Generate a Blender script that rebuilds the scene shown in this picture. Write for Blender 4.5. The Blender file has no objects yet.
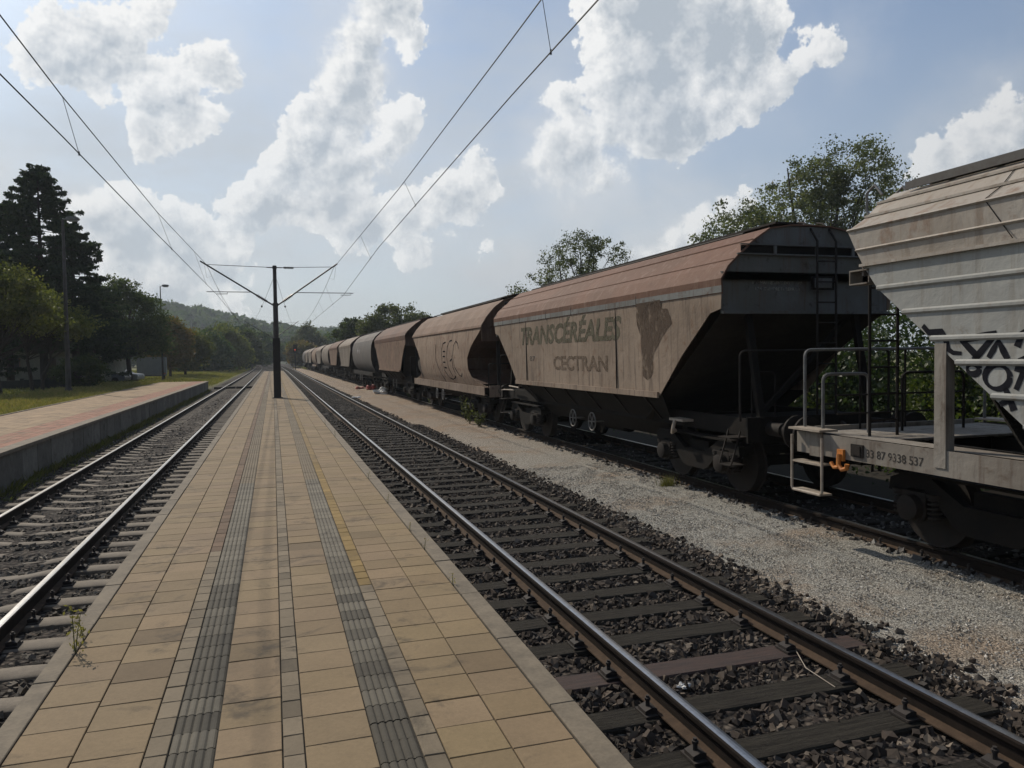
import bpy, bmesh, math, random
import numpy as np
from mathutils import Vector, Matrix
random.seed(7)
RNG = np.random.default_rng(11)
R = math.radians
C = bpy.context.scene.collection
S = bpy.context.scene

# ------------------------------------------------------------------ camera
F_PX, VPX, VPY, ROLL, EYE = 770.0, 273.0, 359.0, R(0.8), 2.14
YAW, PITCH = R(17.2076), R(2.1074)
cy, sy, cp, sp = math.cos(YAW), math.sin(YAW), math.cos(PITCH), math.sin(PITCH)
fwd = Vector((sy*cp, cy*cp, -sp)); rt = Vector((cy, -sy, 0)); up = rt.cross(fwd)
r2 = rt*math.cos(ROLL) - up*math.sin(ROLL); u2 = up*math.cos(ROLL) + rt*math.sin(ROLL)
cam = bpy.data.cameras.new('camera'); cam.sensor_width = 36; cam.lens = 36*F_PX/1024
cam.clip_end = 5000; cam.clip_start = 0.05
co = bpy.data.objects.new('camera', cam); C.objects.link(co)
m = Matrix.Identity(4)
for i in range(3):
    m[i][0] = r2[i]; m[i][1] = u2[i]; m[i][2] = -fwd[i]
m[0][3], m[1][3], m[2][3] = 0, 0, EYE
co.matrix_world = m; S.camera = co
def ray(u, v):
    return fwd + r2*((u-512)/F_PX) - u2*((v-384)/F_PX)
def onX(u, v, X):
    d = ray(u, v); t = X/d.x; return Vector((X, d.y*t, EYE + d.z*t))
def onY(u, v, Y):
    d = ray(u, v); t = Y/d.y; return Vector((d.x*t, Y, EYE + d.z*t))
def onZ(u, v, Z):
    d = ray(u, v); t = (Z-EYE)/d.z; return Vector((d.x*t, d.y*t, Z))

# ------------------------------------------------------------------ render settings
S.render.engine = 'CYCLES'
S.cycles.use_denoising = True
S.cycles.max_bounces = 6; S.cycles.diffuse_bounces = 3; S.cycles.glossy_bounces = 3
S.cycles.transmission_bounces = 4; S.cycles.transparent_max_bounces = 8; S.cycles.volume_bounces = 0
S.cycles.sample_clamp_indirect = 5
S.view_settings.view_transform = 'Standard'; S.view_settings.look = 'None'
S.view_settings.exposure = 0.14; S.view_settings.gamma = 1; S.view_settings.use_curve_mapping = False

# ------------------------------------------------------------------ sun and sky
SUN_AZ, SUN_EL = R(-23), R(39)          # azimuth from +Y towards +X
sund = Vector((math.sin(SUN_AZ)*math.cos(SUN_EL), math.cos(SUN_AZ)*math.cos(SUN_EL), math.sin(SUN_EL)))
sl = bpy.data.lights.new('sun', 'SUN'); sl.energy = 3.0; sl.angle = R(0.6); sl.color = (1.0, 0.90, 0.76)
so = bpy.data.objects.new('sun', sl); C.objects.link(so)
so.rotation_euler = (-sund).to_track_quat('-Z', 'Y').to_euler(); so.location = (0, 0, 50)

W = bpy.data.worlds.new('World'); S.world = W; W.use_nodes = True
class G:
    """small helper for node graphs"""
    def __init__(s, nt): s.nt = nt; nt.nodes.clear()
    def n(s, t, **k):
        nd = s.nt.nodes.new(t)
        for a, b in k.items(): setattr(nd, a, b)
        return nd
    def put(s, v, sock):
        if hasattr(v, 'is_output'): s.nt.links.new(v, sock)
        elif v is not None: sock.default_value = v
    def math(s, op, a, b=None, c=None, clamp=False):
        nd = s.n('ShaderNodeMath', operation=op); nd.use_clamp = clamp
        s.put(a, nd.inputs[0])
        if b is not None: s.put(b, nd.inputs[1])
        if c is not None: s.put(c, nd.inputs[2])
        return nd.outputs[0]
    def vmath(s, op, a, b=None, scale=None):
        nd = s.n('ShaderNodeVectorMath', operation=op); s.put(a, nd.inputs[0])
        if b is not None: s.put(b, nd.inputs[1])
        if scale is not None: s.put(scale, nd.inputs['Scale'])
        return nd.outputs['Value'] if op in ('DISTANCE', 'DOT_PRODUCT', 'LENGTH') else nd.outputs[0]
    def noise(s, vec, scale, detail=4, rough=.55, dist=0):
        nd = s.n('ShaderNodeTexNoise'); s.put(vec, nd.inputs['Vector']); nd.inputs['Scale'].default_value = scale
        nd.inputs['Detail'].default_value = detail; nd.inputs['Roughness'].default_value = rough; nd.inputs['Distortion'].default_value = dist
        return nd
    def ramp(s, fac, stops, interp='LINEAR'):
        nd = s.n('ShaderNodeValToRGB'); cr = nd.color_ramp; cr.interpolation = interp
        while len(cr.elements) < len(stops): cr.elements.new(0.5)
        for e, (p, c) in zip(cr.elements, stops):
            e.position = p; e.color = c if len(c) == 4 else (*c, 1)
        s.put(fac, nd.inputs[0]); return nd.outputs[0]
    def sstep(s, x, lo, hi):
        nd = s.n('ShaderNodeMapRange', interpolation_type='SMOOTHSTEP'); s.put(x, nd.inputs[0])
        s.put(lo, nd.inputs[1]); s.put(hi, nd.inputs[2])
        return nd.outputs[0]
    def mix(s, f, a, b, mode='MIX'):
        nd = s.n('ShaderNodeMix', data_type='RGBA', blend_type=mode); s.put(f, nd.inputs[0])
        s.put(a if hasattr(a, 'is_output') or len(a) == 4 else (*a, 1), nd.inputs[6])
        s.put(b if hasattr(b, 'is_output') or len(b) == 4 else (*b, 1), nd.inputs[7])
        return nd.outputs[2]

CL_LIT, CL_SHADE, VEIL, SKY_GAIN = (8.6, 8.6, 8.5), (4.1, 4.6, 5.15), (4.9, 5.25, 5.6), (.72, .86, .98)
g = G(W.node_tree)
tc = g.n('ShaderNodeTexCoord'); D = g.vmath('NORMALIZE', tc.outputs['Generated'])
sky = g.n('ShaderNodeTexSky', sky_type='NISHITA'); sky.sun_disc = False
sky.sun_elevation = SUN_EL; sky.sun_rotation = SUN_AZ; sky.air_density = 1.0; sky.dust_density = 1.6; sky.altitude = 200
# cumulus: soft lobes at world directions, their outlines broken by fractal noise
CLOUD = [(70,45,46),(112,58,42),(150,92,36),(186,95,42),(150,118,34),(100,28,36),(38,50,34),(175,70,26),(208,70,30),(150,14,18),
 (390,8,36),(372,40,30),(356,72,34),(345,108,34),(318,132,34),(290,170,34),(262,200,34),(340,160,34),(380,150,24),(395,120,18),(415,50,16),(300,120,18),(330,200,26),
 (640,10,64),(700,30,60),(640,70,56),(620,110,48),(575,150,36),(600,170,30),(740,20,50),(565,112,26),(660,110,44),(560,175,22),
 (785,72,22),(812,46,24),(760,92,20),(833,38,14),(725,95,22),
 (445,200,30),(405,212,28),(368,222,20),(470,190,18),(482,250,14),(350,250,12),(418,240,14),
 (120,240,44),(180,245,42),(90,225,26),(222,262,36),(60,240,30),(160,285,40),(240,300,26),
 (670,235,18),(700,222,17),(742,188,11),(650,246,15),(726,205,11),
 (980,158,28),(1012,130,24),(948,168,17),(1030,158,34),(935,175,10),(8,172,12),(4,215,18)]
OTHER = [(-.9,.2,.35,.16),(-.75,.35,.5,.14),(.95,-.1,.4,.2),(.6,-.7,.35,.2),(-.3,-.9,.4,.2),(.1,.6,.8,.15),(-.5,.5,.7,.13)]
lobes = []
for (u, v, r) in CLOUD:
    d = ray(u, v).normalized(); rr = r/F_PX*(d.dot(fwd))**1.6; lobes.append((d, rr))
for (x, y, z, r) in OTHER: lobes.append((Vector((x, y, z)).normalized(), r))
def density(Dv, detail):
    """thickness of the cumulus in direction Dv: soft lobes, billowed by fractal cells"""
    wn = g.noise(Dv, 5, 3, .5); off = g.vmath('SCALE', g.vmath('SUBTRACT', wn.outputs['Color'], (.5, .5, .5)), scale=.07)
    Dw = g.vmath('ADD', Dv, off); f = None
    for d, rr in lobes:
        k = g.math('MULTIPLY_ADD', g.vmath('DISTANCE', Dw, tuple(d)), -10.0, rr*10.0)
        f = k if f is None else g.math('SMOOTH_MAX', f, k, .22)
    vo = g.n('ShaderNodeTexVoronoi', feature='F1', normalize=True); vo.inputs['Scale'].default_value = 17; vo.inputs['Detail'].default_value = detail; vo.inputs['Roughness'].default_value = .62
    g.put(Dw, vo.inputs['Vector'])
    nz = g.noise(Dv, 9, detail+5, .66)
    f = g.math('ADD', f, g.math('MULTIPLY_ADD', vo.outputs['Distance'], -.74, .27))
    return g.math('ADD', f, g.math('MULTIPLY_ADD', nz.outputs['Fac'], 1.1, -.55))
dn = density(D, 4)
ds = density(g.vmath('NORMALIZE', g.vmath('ADD', D, g.vmath('SCALE', tuple(sund), scale=.018))), 4)
ev = g.noise(D, 3.2, 4, .6)
edge = g.sstep(dn, -.01, g.math('MULTIPLY_ADD', g.sstep(ev.outputs['Fac'], .48, .68), .26, .045))
cdot = g.vmath('DOT_PRODUCT', D, tuple(sund)); near = g.sstep(cdot, -.3, .75)
cn = g.noise(D, 26, 6, .65)
thick = g.sstep(g.math('ADD', g.math('MULTIPLY', dn, .45), g.math('MULTIPLY_ADD', ds, .65, g.math('MULTIPLY_ADD', cn.outputs['Fac'], 1.1, -.55))), -.03, .78)
relief = g.math('MULTIPLY', g.math('SUBTRACT', dn, ds), 2.2)              # thinner towards the sun = lit flank
shade = g.math('SUBTRACT', g.math('MULTIPLY', g.math('POWER', thick, .62), 1.05), relief, clamp=True)
cl = g.mix(shade, CL_LIT, CL_SHADE)
cl = g.mix(near, g.mix(1.0, cl, (.5, .5, .5), 'MULTIPLY'), cl)
sep = g.n('ShaderNodeSeparateXYZ'); g.put(D, sep.inputs[0])
veil = g.noise(g.vmath('MULTIPLY', D, (1, 1, 2.6)), 2.2, 6, .6)
low = g.sstep(sep.outputs['Z'], .55, .0)
vf = g.math('MULTIPLY_ADD', g.sstep(veil.outputs['Fac'], .36, .72), .42, g.math('MULTIPLY_ADD', low, .72, .08), clamp=True)
vc = g.mix(near, (1.7, 1.95, 2.3), VEIL)
base = g.mix(vf, g.mix(1.0, sky.outputs[0], SKY_GAIN, 'MULTIPLY'), vc)
skirt = g.math('MULTIPLY', g.sstep(dn, -.75, .25), g.math('MULTIPLY_ADD', g.sstep(ev.outputs['Fac'], .40, .65), .45, .12))
base = g.mix(skirt, base, g.mix(near, (2.6, 2.8, 3.1), (6.4, 6.6, 6.8)))
tot = g.mix(g.math('MULTIPLY', edge, g.math('MULTIPLY_ADD', low, -.42, 1.02), clamp=True), base, cl)
bg = g.n('ShaderNodeBackground'); g.put(tot, bg.inputs[0]); bg.inputs[1].default_value = .10
wo = g.n('ShaderNodeOutputWorld'); g.nt.links.new(bg.outputs[0], wo.inputs[0])

# ------------------------------------------------------------------ materials
def newmat(name):
    mt = bpy.data.materials.new(name); mt.use_nodes = True
    g = G(mt.node_tree); out = g.n('ShaderNodeOutputMaterial'); return mt, g, out
def pbsdf(g, out, col, rough=.7, metal=0, bump=None, bstr=.3, bdist=.01, spec=.5):
    p = g.n('ShaderNodeBsdfPrincipled'); g.put(col if hasattr(col, 'is_output') else (*col[:3], 1), p.inputs['Base Color'])
    g.put(rough, p.inputs['Roughness']); g.put(metal, p.inputs['Metallic']); p.inputs['Specular IOR Level'].default_value = spec
    if bump is not None:
        b = g.n('ShaderNodeBump'); b.inputs['Strength'].default_value = bstr; b.inputs['Distance'].default_value = bdist
        g.put(bump, b.inputs['Height']); g.put(b.outputs[0], p.inputs['Normal'])
    g.nt.links.new(p.outputs[0], out.inputs[0]); return p
def simple(name, c1, c2=None, scale=6, rough=.7, metal=0, bstr=.25, bdist=.01, spec=.5, stretch=(1, 1, 1)):
    mt, g, out = newmat(name)
    c2 = c2 or tuple(x*.7 for x in c1)
    t = g.n('ShaderNodeTexCoord'); oi = g.n('ShaderNodeObjectInfo')
    v = g.vmath('ADD', t.outputs['Object'], g.vmath('SCALE', (13., 7., 5.), scale=oi.outputs['Random']))
    v = g.vmath('MULTIPLY', v, stretch)
    nz = g.noise(v, scale, 6, .65); fine = g.noise(v, scale*9, 3, .6)
    f = g.math('MULTIPLY_ADD', fine.outputs['Fac'], .35, g.math('MULTIPLY', nz.outputs['Fac'], .75))
    col = g.mix(g.sstep(f, .35, .75), c1, c2)
    pbsdf(g, out, col, rough, metal, f, bstr, bdist, spec); return mt
def weathered(name, paint, paint2, rust, stain=(.12, .09, .07), amt=.5, rough=.75, spec=.15):
    """old wagon paint: faded patches, rust blooms and streaks that run down the sheet"""
    mt, g, out = newmat(name)
    t = g.n('ShaderNodeTexCoord'); oi = g.n('ShaderNodeObjectInfo')
    v = g.vmath('ADD', t.outputs['Object'], g.vmath('SCALE', (31., 17., 3.), scale=oi.outputs['Random']))
    big = g.noise(v, .7, 5, .6); mid = g.noise(v, 3.5, 7, .7, .4)
    st = g.noise(g.vmath('MULTIPLY', v, (5, 5, .45)), 1.6, 6, .65)
    st2 = g.noise(g.vmath('MULTIPLY', v, (14, 14, .7)), 1.5, 4, .6)
    col = g.mix(g.sstep(big.outputs['Fac'], .38, .62), paint, paint2)
    col = g.mix(g.math('MULTIPLY', g.sstep(st.outputs['Fac'], .5, .68), .7), col, stain)
    rf = g.math('MULTIPLY', g.sstep(mid.outputs['Fac'], .62-.22*amt, .78-.18*amt), .85)
    col = g.mix(rf, col, rust)
    col = g.mix(g.math('MULTIPLY', g.sstep(st2.outputs['Fac'], .58, .75), .4*amt+.1), col, rust)
    ch = g.noise(v, 38, 3, .6)
    col = g.mix(g.math('MULTIPLY', g.sstep(ch.outputs['Fac'], .66, .72), .45*amt), col, rust)
    pbsdf(g, out, col, rough, 0, g.math('ADD', mid.outputs['Fac'], g.math('MULTIPLY', big.outputs['Fac'], 4.0)), .5, .02, spec); return mt
def leafmat(name, c1, c2, c3, trans=.35):
    mt, g, out = newmat(name)
    at = g.n('ShaderNodeAttribute'); at.attribute_name = 'tint'
    oi = g.n('ShaderNodeObjectInfo')
    col = g.ramp(at.outputs['Fac'], [(0, c1), (.5, c2), (1, c3)])
    hs = g.n('ShaderNodeHueSaturation'); g.put(col, hs.inputs['Color'])
    g.put(g.math('MULTIPLY_ADD', oi.outputs['Random'], .4, .8), hs.inputs['Value'])
    df = g.n('ShaderNodeBsdfDiffuse'); g.put(hs.outputs[0], df.inputs[0])
    tr = g.n('ShaderNodeBsdfTranslucent'); g.put(g.mix(1.0, hs.outputs[0], (1.3, 1.5, .6), 'MULTIPLY'), tr.inputs[0])
    gl = g.n('ShaderNodeBsdfGlossy'); gl.inputs['Roughness'].default_value = .45; gl.inputs[0].default_value = (1, 1, 1, 1)
    ms = g.n('ShaderNodeMixShader'); ms.inputs[0].default_value = trans
    g.nt.links.new(df.outputs[0], ms.inputs[1]); g.nt.links.new(tr.outputs[0], ms.inputs[2])
    m2 = g.n('ShaderNodeMixShader'); m2.inputs[0].default_value = .018
    g.nt.links.new(ms.outputs[0], m2.inputs[1]); g.nt.links.new(gl.outputs[0], m2.inputs[2])
    g.nt.links.new(m2.outputs[0], out.inputs[0]); return mt
def attrmat(name, rough=.85, bstr=.3, scale=30, var=.35, spec=.3, stain=None):
    """colour comes from the 'tint' colour attribute (the thing's own colour), broken up by noise"""
    mt, g, out = newmat(name)
    at = g.n('ShaderNodeAttribute'); at.attribute_name = 'tint'
    t = g.n('ShaderNodeTexCoord'); nz = g.noise(t.outputs['Object'], scale, 6, .7); b2 = g.noise(t.outputs['Object'], 1.7, 5, .65)
    k = g.math('MULTIPLY_ADD', g.math('SUBTRACT', nz.outputs['Fac'], .5), var*2, 1.0)
    k = g.math('MULTIPLY', k, g.math('MULTIPLY_ADD', b2.outputs['Fac'], .5, .75))
    cmb = g.n('ShaderNodeCombineColor'); [g.put(k, cmb.inputs[i]) for i in range(3)]
    col = g.mix(1.0, at.outputs['Color'], cmb.outputs[0], 'MULTIPLY')
    if stain:
        s1 = g.noise(t.outputs['Object'], 2.3, 8, .72, .5)
        col = g.mix(g.math('MULTIPLY', g.sstep(s1.outputs['Fac'], .52, .72), .72), col, stain)
        s2 = g.noise(t.outputs['Object'], 150, 2, .6)
        col = g.mix(g.math('MULTIPLY', g.sstep(s2.outputs['Fac'], .62, .74), .35), col, stain)
    pbsdf(g, out, col, rough, 0, nz.outputs['Fac'], bstr, .004, spec); return mt

M = {}
M['tile'] = attrmat('paving', .85, .35, 45, .25, .25, (.05, .042, .033))
M['kerb'] = simple('kerb_stone', (.215, .175, .122), (.125, .102, .072), 5, .9)
M['joint'] = simple('joint_soil', (.035, .03, .022), (.015, .014, .01), 20, .95)
M['concrete'] = simple('old_concrete', (.15, .145, .125), (.075, .072, .062), 2.2, .9, stretch=(1, 1, .6))
M['sleeper_c'] = simple('concrete_sleeper', (.205, .172, .130), (.12, .10, .078), 7, .9)
M['sleeper_w'] = simple('wooden_sleeper', (.052, .046, .036), (.014, .012, .010), 3.2, .9, stretch=(1, 11, 5), bstr=1, bdist=.03, spec=.2)
M['sleeper_r'] = simple('reddish_sleeper', (.060, .032, .024), (.022, .014, .012), 5, .8, stretch=(1, 8, 4), bstr=.5, bdist=.02)
M['rail_side'] = simple('rail_rust_shaded', (.024, .017, .013), (.012, .009, .007), 12, .9, 0, spec=.15)  # rust, darkened to paint in the shade under the rail head
M['rail_foot'] = simple('rail_foot_rust_lit', (.085, .056, .036), (.045, .03, .02), 12, .9, 0, spec=.2)  # same rust in a lighter tone, the sunlit foot put into the colour
M['rail_top'] = simple('rail_polished', (.50, .49, .47), (.36, .34, .32), 20, .28, .95, bstr=.05)
M['clip'] = simple('rail_fastening', (.035, .026, .021), (.018, .015, .013), 20, .8)
M['stone'] = attrmat('ballast_stone', .9, .3, 40, .3)
M['metal_dark'] = simple('dark_steel', (.015, .0135, .012), (.026, .019, .015), 4, .75, 0, spec=.2)
M['metal_black'] = simple('grimy_underframe', (.0085, .0078, .007), (.017, .0135, .0105), 3, .85, spec=.15)
M['end_dark'] = simple('end_sheet_shaded', (.040, .033, .028), (.022, .018, .015), 1.5, .85, spec=.15)  # sheet below the end wall, coloured dark so it fades into shade
M['mast'] = simple('mast_steel', (.075, .072, .068), (.05, .042, .036), 3, .6, .3)
M['mast_base'] = simple('mast_foot_brown', (.030, .024, .018), (.018, .015, .012), 3, .75)
M['wire'] = simple('wire', (.03, .03, .03), (.02, .02, .02), 3, .6, .3)
M['insul'] = simple('insulator', (.05, .028, .02), (.04, .02, .015), 3, .35)
M['galv'] = simple('galvanised', (.22, .22, .21), (.13, .12, .11), 6, .55, .4)
M['cream'] = simple('cream_paint', (.42, .36, .29), (.25, .2, .15), 8, .6)
M['orange'] = simple('orange_paint', (.55, .20, .03), (.4, .13, .02), 8, .6)
M['bark'] = simple('bark', (.055, .042, .032), (.028, .022, .018), 8, .95, bstr=.8, bdist=.03, stretch=(3, 3, .6))
M['spray'] = simple('graffiti_paint', (.016, .016, .02), (.026, .026, .03), 8, .95, spec=0)
M['leaf_dark'] = leafmat('leaf_conifer', (.020, .034, .018), (.034, .052, .025), (.055, .078, .034), .25)
M['leaf_mid'] = leafmat('leaf_mid', (.034, .050, .018), (.054, .074, .026), (.095, .11, .036), .36)
M['leaf_light'] = leafmat('leaf_light', (.075, .085, .030), (.115, .12, .042), (.17, .16, .06), .42)
M['leaf_grey'] = leafmat('leaf_silver', (.065, .076, .040), (.10, .108, .060), (.16, .165, .10), .35)
M['leaf_autumn'] = leafmat('leaf_autumn', (.07, .065, .02), (.12, .095, .03), (.20, .12, .04), .35)
M['leaf_far'] = leafmat('leaf_far', (.034, .058, .024), (.058, .088, .034), (.10, .125, .05), .3)
M['grass'] = leafmat('grass', (.07, .095, .028), (.15, .145, .052), (.27, .205, .105), .35)
M['white'] = simple('white_plastic', (.7, .7, .68), (.55, .54, .5), 9, .5)
M['red'] = simple('red_plastic', (.45, .06, .035), (.3, .04, .03), 9, .5)

# ------------------------------------------------------------------ mesh helpers
def mesh_np(name, verts, quads=None, tris=None, mat=None, tint=None, smooth=False):
    me = bpy.data.meshes.new(name); verts = np.asarray(verts, np.float32)
    me.vertices.add(len(verts)); me.vertices.foreach_set('co', verts.ravel())
    q = np.asarray(quads if quads is not None else [], np.int32).reshape(-1, 4); t = np.asarray(tris if tris is not None else [], np.int32).reshape(-1, 3)
    idx = np.concatenate([q.ravel(), t.ravel()]); n = len(q)+len(t)
    me.loops.add(len(idx)); me.loops.foreach_set('vertex_index', idx)
    tot = np.concatenate([np.full(len(q), 4), np.full(len(t), 3)]); st = np.concatenate([[0], np.cumsum(tot)[:-1]])
    me.polygons.add(n); me.polygons.foreach_set('loop_start', st.astype(np.int32)); me.polygons.foreach_set('loop_total', tot.astype(np.int32))
    me.polygons.foreach_set('use_smooth', np.full(n, bool(smooth)))
    me.update(calc_edges=True); me.validate()
    if tint is not None:
        tint = np.asarray(tint, np.float32)
        if tint.ndim == 1: tint = np.stack([tint]*3, 1)
        a = me.color_attributes.new('tint', 'FLOAT_COLOR', 'POINT')
        a.data.foreach_set('color', np.concatenate([tint, np.ones((len(tint), 1), np.float32)], 1).ravel())
    if mat: me.materials.append(mat)
    return me
class MB:
    def __init__(s): s.v = []; s.f = []; s.mi = []; s.t = []; s.cur = 0; s.tint = None
    def add(s, vs, fs):
        b = len(s.v); s.v += [tuple(x) for x in vs]; s.f += [tuple(b+i for i in f) for f in fs]; s.mi += [s.cur]*len(fs)
        if s.tint is not None: s.t += [s.tint]*len(vs)
        return s
    def box(s, x0, x1, y0, y1, z0, z1, rot=None, bev=0):
        if x0 > x1: x0, x1 = x1, x0
        if y0 > y1: y0, y1 = y1, y0
        if z0 > z1: z0, z1 = z1, z0
        vs = [(x, y, z) for z in (z0, z1) for y in (y0, y1) for x in (x0, x1)]
        if rot: c = Vector(((x0+x1)/2, (y0+y1)/2, (z0+z1)/2)); vs = [tuple(rot @ (Vector(v)-c) + c) for v in vs]
        return s.add(vs, [(0, 2, 3, 1), (4, 5, 7, 6), (0, 1, 5, 4), (2, 6, 7, 3), (0, 4, 6, 2), (1, 3, 7, 5)])
    def bar(s, a, b, w, h=None, upv=(0, 0, 1)):
        a = Vector(a); b = Vector(b); d = (b-a).normalized(); h = h or w
        sd = d.cross(Vector(upv))
        if sd.length < 1e-3: sd = d.cross(Vector((0, 1, 0)))
        sd.normalize(); un = sd.cross(d)
        vs = [p + sd*(i*w/2) + un*(j*h/2) for p in (a, b) for i, j in ((-1, -1), (1, -1), (1, 1), (-1, 1))]
        return s.add(vs, [(0, 1, 2, 3), (7, 6, 5, 4), (0, 4, 5, 1), (1, 5, 6, 2), (2, 6, 7, 3), (3, 7, 4, 0)])
    def tube(s, pts, r, n=8, r1=None, cap=True):
        pts = [Vector(p) for p in pts]; N = len(pts)
        rs = r if isinstance(r, (list, tuple)) else [r + ((r1 if r1 is not None else r)-r)*i/max(1, N-1) for i in range(N)]
        vs = []; prev = None
        for i, p in enumerate(pts):
            d = (pts[min(i+1, N-1)] - pts[max(i-1, 0)]).normalized()
            if prev is None:
                a = d.cross(Vector((0, 0, 1)));
                if a.length < .05: a = d.cross(Vector((0, 1, 0)))
            else: a = prev - d*prev.dot(d)
            a.normalize(); prev = a; b = d.cross(a)
            vs += [p + (a*math.cos(2*math.pi*k/n) + b*math.sin(2*math.pi*k/n))*rs[i] for k in range(n)]
        fs = [(i*n+k, i*n+(k+1) % n, (i+1)*n+(k+1) % n, (i+1)*n+k) for i in range(N-1) for k in range(n)]
        if cap: fs += [tuple(range(n-1, -1, -1)), tuple((N-1)*n+k for k in range(n))]
        return s.add(vs, fs)
    def prism(s, poly, axis, a, b):
        """poly: 2D outline; extruded along axis from a to b. axis x: poly=(y,z); y: (x,z); z: (x,y)"""
        def P(p, t): return {'x': (t, p[0], p[1]), 'y': (p[0], t, p[1]), 'z': (p[0], p[1], t)}[axis]
        n = len(poly); vs = [P(p, a) for p in poly] + [P(p, b) for p in poly]
        fs = [(i, (i+1) % n, n+(i+1) % n, n+i) for i in range(n)] + [tuple(range(n-1, -1, -1)), tuple(range(n, 2*n))]
        return s.add(vs, fs)
    def lathe(s, prof, c, axis='x', n=20):
        """prof: (t along axis, radius)"""
        vs = []
        for t, r in prof:
            for k in range(n):
                a = 2*math.pi*k/n; p = (t, r*math.cos(a), r*math.sin(a))
                p = {'x': p, 'y': (p[1], p[0], p[2]), 'z': (p[1], p[2], p[0])}[axis]
                vs.append((c[0]+p[0], c[1]+p[1], c[2]+p[2]))
        N = len(prof)
        fs = [(i*n+k, i*n+(k+1) % n, (i+1)*n+(k+1) % n, (i+1)*n+k) for i in range(N-1) for k in range(n)]
        fs += [tuple(range(n)), tuple((N-1)*n+k for k in reversed(range(n)))]
        return s.add(vs, fs)
    def mesh(s, name, mats, smooth=False, bevel=0):
        me = bpy.data.meshes.new(name); me.from_pydata([tuple(v) for v in s.v], [], s.f)
        if not isinstance(mats, (list, tuple)): mats = [mats]
        for x in mats: me.materials.append(x)
        if len(mats) > 1: me.polygons.foreach_set('material_index', s.mi)
        bm = bmesh.new(); bm.from_mesh(me); bmesh.ops.recalc_face_normals(bm, faces=bm.faces)
        if bevel: bmesh.ops.bevel(bm, geom=list(bm.edges), offset=bevel, segments=1, affect='EDGES', profile=.7)
        bm.to_mesh(me); bm.free()
        if smooth:
            me.polygons.foreach_set('use_smooth', [True]*len(me.polygons))
            try: me.set_sharp_from_angle(angle=R(38))
            except Exception: pass
        if s.t and not bevel:
            a = me.color_attributes.new('tint', 'FLOAT_COLOR', 'POINT')
            a.data.foreach_set('color', np.array([(*c, 1) for c in s.t], np.float32).ravel())
        return me
    def build(s, name, mats, parent=None, **k):
        return link(name, s.mesh(name, mats, **k), parent)
def link(name, me, parent=None, loc=None):
    o = bpy.data.objects.new(name, me); C.objects.link(o)
    if parent: o.parent = parent
    if loc: o.location = loc
    return o
def tag(o, label=None, cat=None, group=None, kind=None):
    if label: o['label'] = label
    if cat: o['category'] = cat
    if group: o['group'] = group
    if kind: o['kind'] = kind
    return o
def empty(name, loc, label=None, cat=None, group=None):
    o = bpy.data.objects.new(name, None); C.objects.link(o); o.location = loc; o.empty_display_size = .3
    return tag(o, label, cat, group)
def copy_tree(o, parent=None):
    c = o.copy(); C.objects.link(c); c.parent = parent
    for ch in list(o.children): copy_tree(ch, c)
    return c
def text_mesh(body, size, shear=0, bold=0, extrude=.0015, align='CENTER'):
    cu = bpy.data.curves.new('t', 'FONT'); cu.body = body; cu.size = size; cu.shear = shear; cu.offset = bold
    cu.extrude = extrude; cu.align_x = align; cu.resolution_u = 3
    ob = bpy.data.objects.new('t', cu); C.objects.link(ob)
    me = bpy.data.meshes.new_from_object(ob.evaluated_get(bpy.context.evaluated_depsgraph_get()))
    bpy.data.objects.remove(ob); bpy.data.curves.remove(cu); return me
def map_verts(me, fn):
    for v in me.vertices: v.co = fn(v.co)
    me.update(); return me

# ------------------------------------------------------------------ terrain
def sm(a, b, x):
    t = np.clip((x-a)/(b-a), 0, 1); return t*t*(3-2*t)
def ground_h(x, y):
    h = np.full_like(x, -.33)
    left = sm(-5.3, -6.6, x)*(1-sm(64, 90, y))*.74
    left2 = sm(-6.0, -10.5, x)*sm(60, 90, y)*.33
    h = h + np.maximum(left, left2)
    h = h + sm(9.6, 12, x)*.12
    h = h + .05*np.sin(x*.31+y*.05)*np.sin(y*.11)*(sm(-6, -12, x)+sm(10, 16, x))
    return h
xs = np.concatenate([np.linspace(-900, -120, 14), np.linspace(-100, -14, 30), np.linspace(-13, 13, 80), np.linspace(14, 100, 30), np.linspace(120, 900, 14)])
ys = np.concatenate([np.linspace(-60, 0, 10), np.linspace(1, 110, 120), np.linspace(114, 400, 60), np.linspace(420, 1500, 14)])
X, Y = np.meshgrid(xs, ys); Z = ground_h(X, Y)
nx, ny = len(xs), len(ys)
idx = (np.arange(ny-1)[:, None]*nx + np.arange(nx-1)[None]).ravel()
mt, g, out = newmat('ground')
t = g.n('ShaderNodeTexCoord'); P = t.outputs['Object']
n1 = g.noise(P, .22, 6, .6); n2 = g.noise(P, 3.0, 6, .7); n3 = g.noise(g.vmath('MULTIPLY', P, (1, .25, 1)), .35, 5, .6)
gr = g.mix(g.sstep(n1.outputs['Fac'], .35, .65), (.080, .105, .028), (.150, .140, .048))
gr = g.mix(g.sstep(n2.outputs['Fac'], .45, .75), gr, (.19, .155, .075))
gr = g.mix(g.math('MULTIPLY', g.sstep(n3.outputs['Fac'], .5, .7), .6), gr, (.21, .17, .07))
dirt = g.mix(n2.outputs['Fac'], (.020, .018, .014), (.045, .038, .028))
sx = g.n('ShaderNodeSeparateXYZ'); g.put(P, sx.inputs[0])
ed = g.math('ADD', sx.outputs['X'], g.math('MULTIPLY_ADD', n2.outputs['Fac'], 1.6, -.8))
mL = g.sstep(ed, -5.6, -5.0); mR = g.sstep(ed, 15.0, 13.0)
track = g.math('MULTIPLY', mL, mR)
pbsdf(g, out, g.mix(track, gr, dirt), .95, 0, n2.outputs['Fac'], .6, .08, .2)
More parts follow.
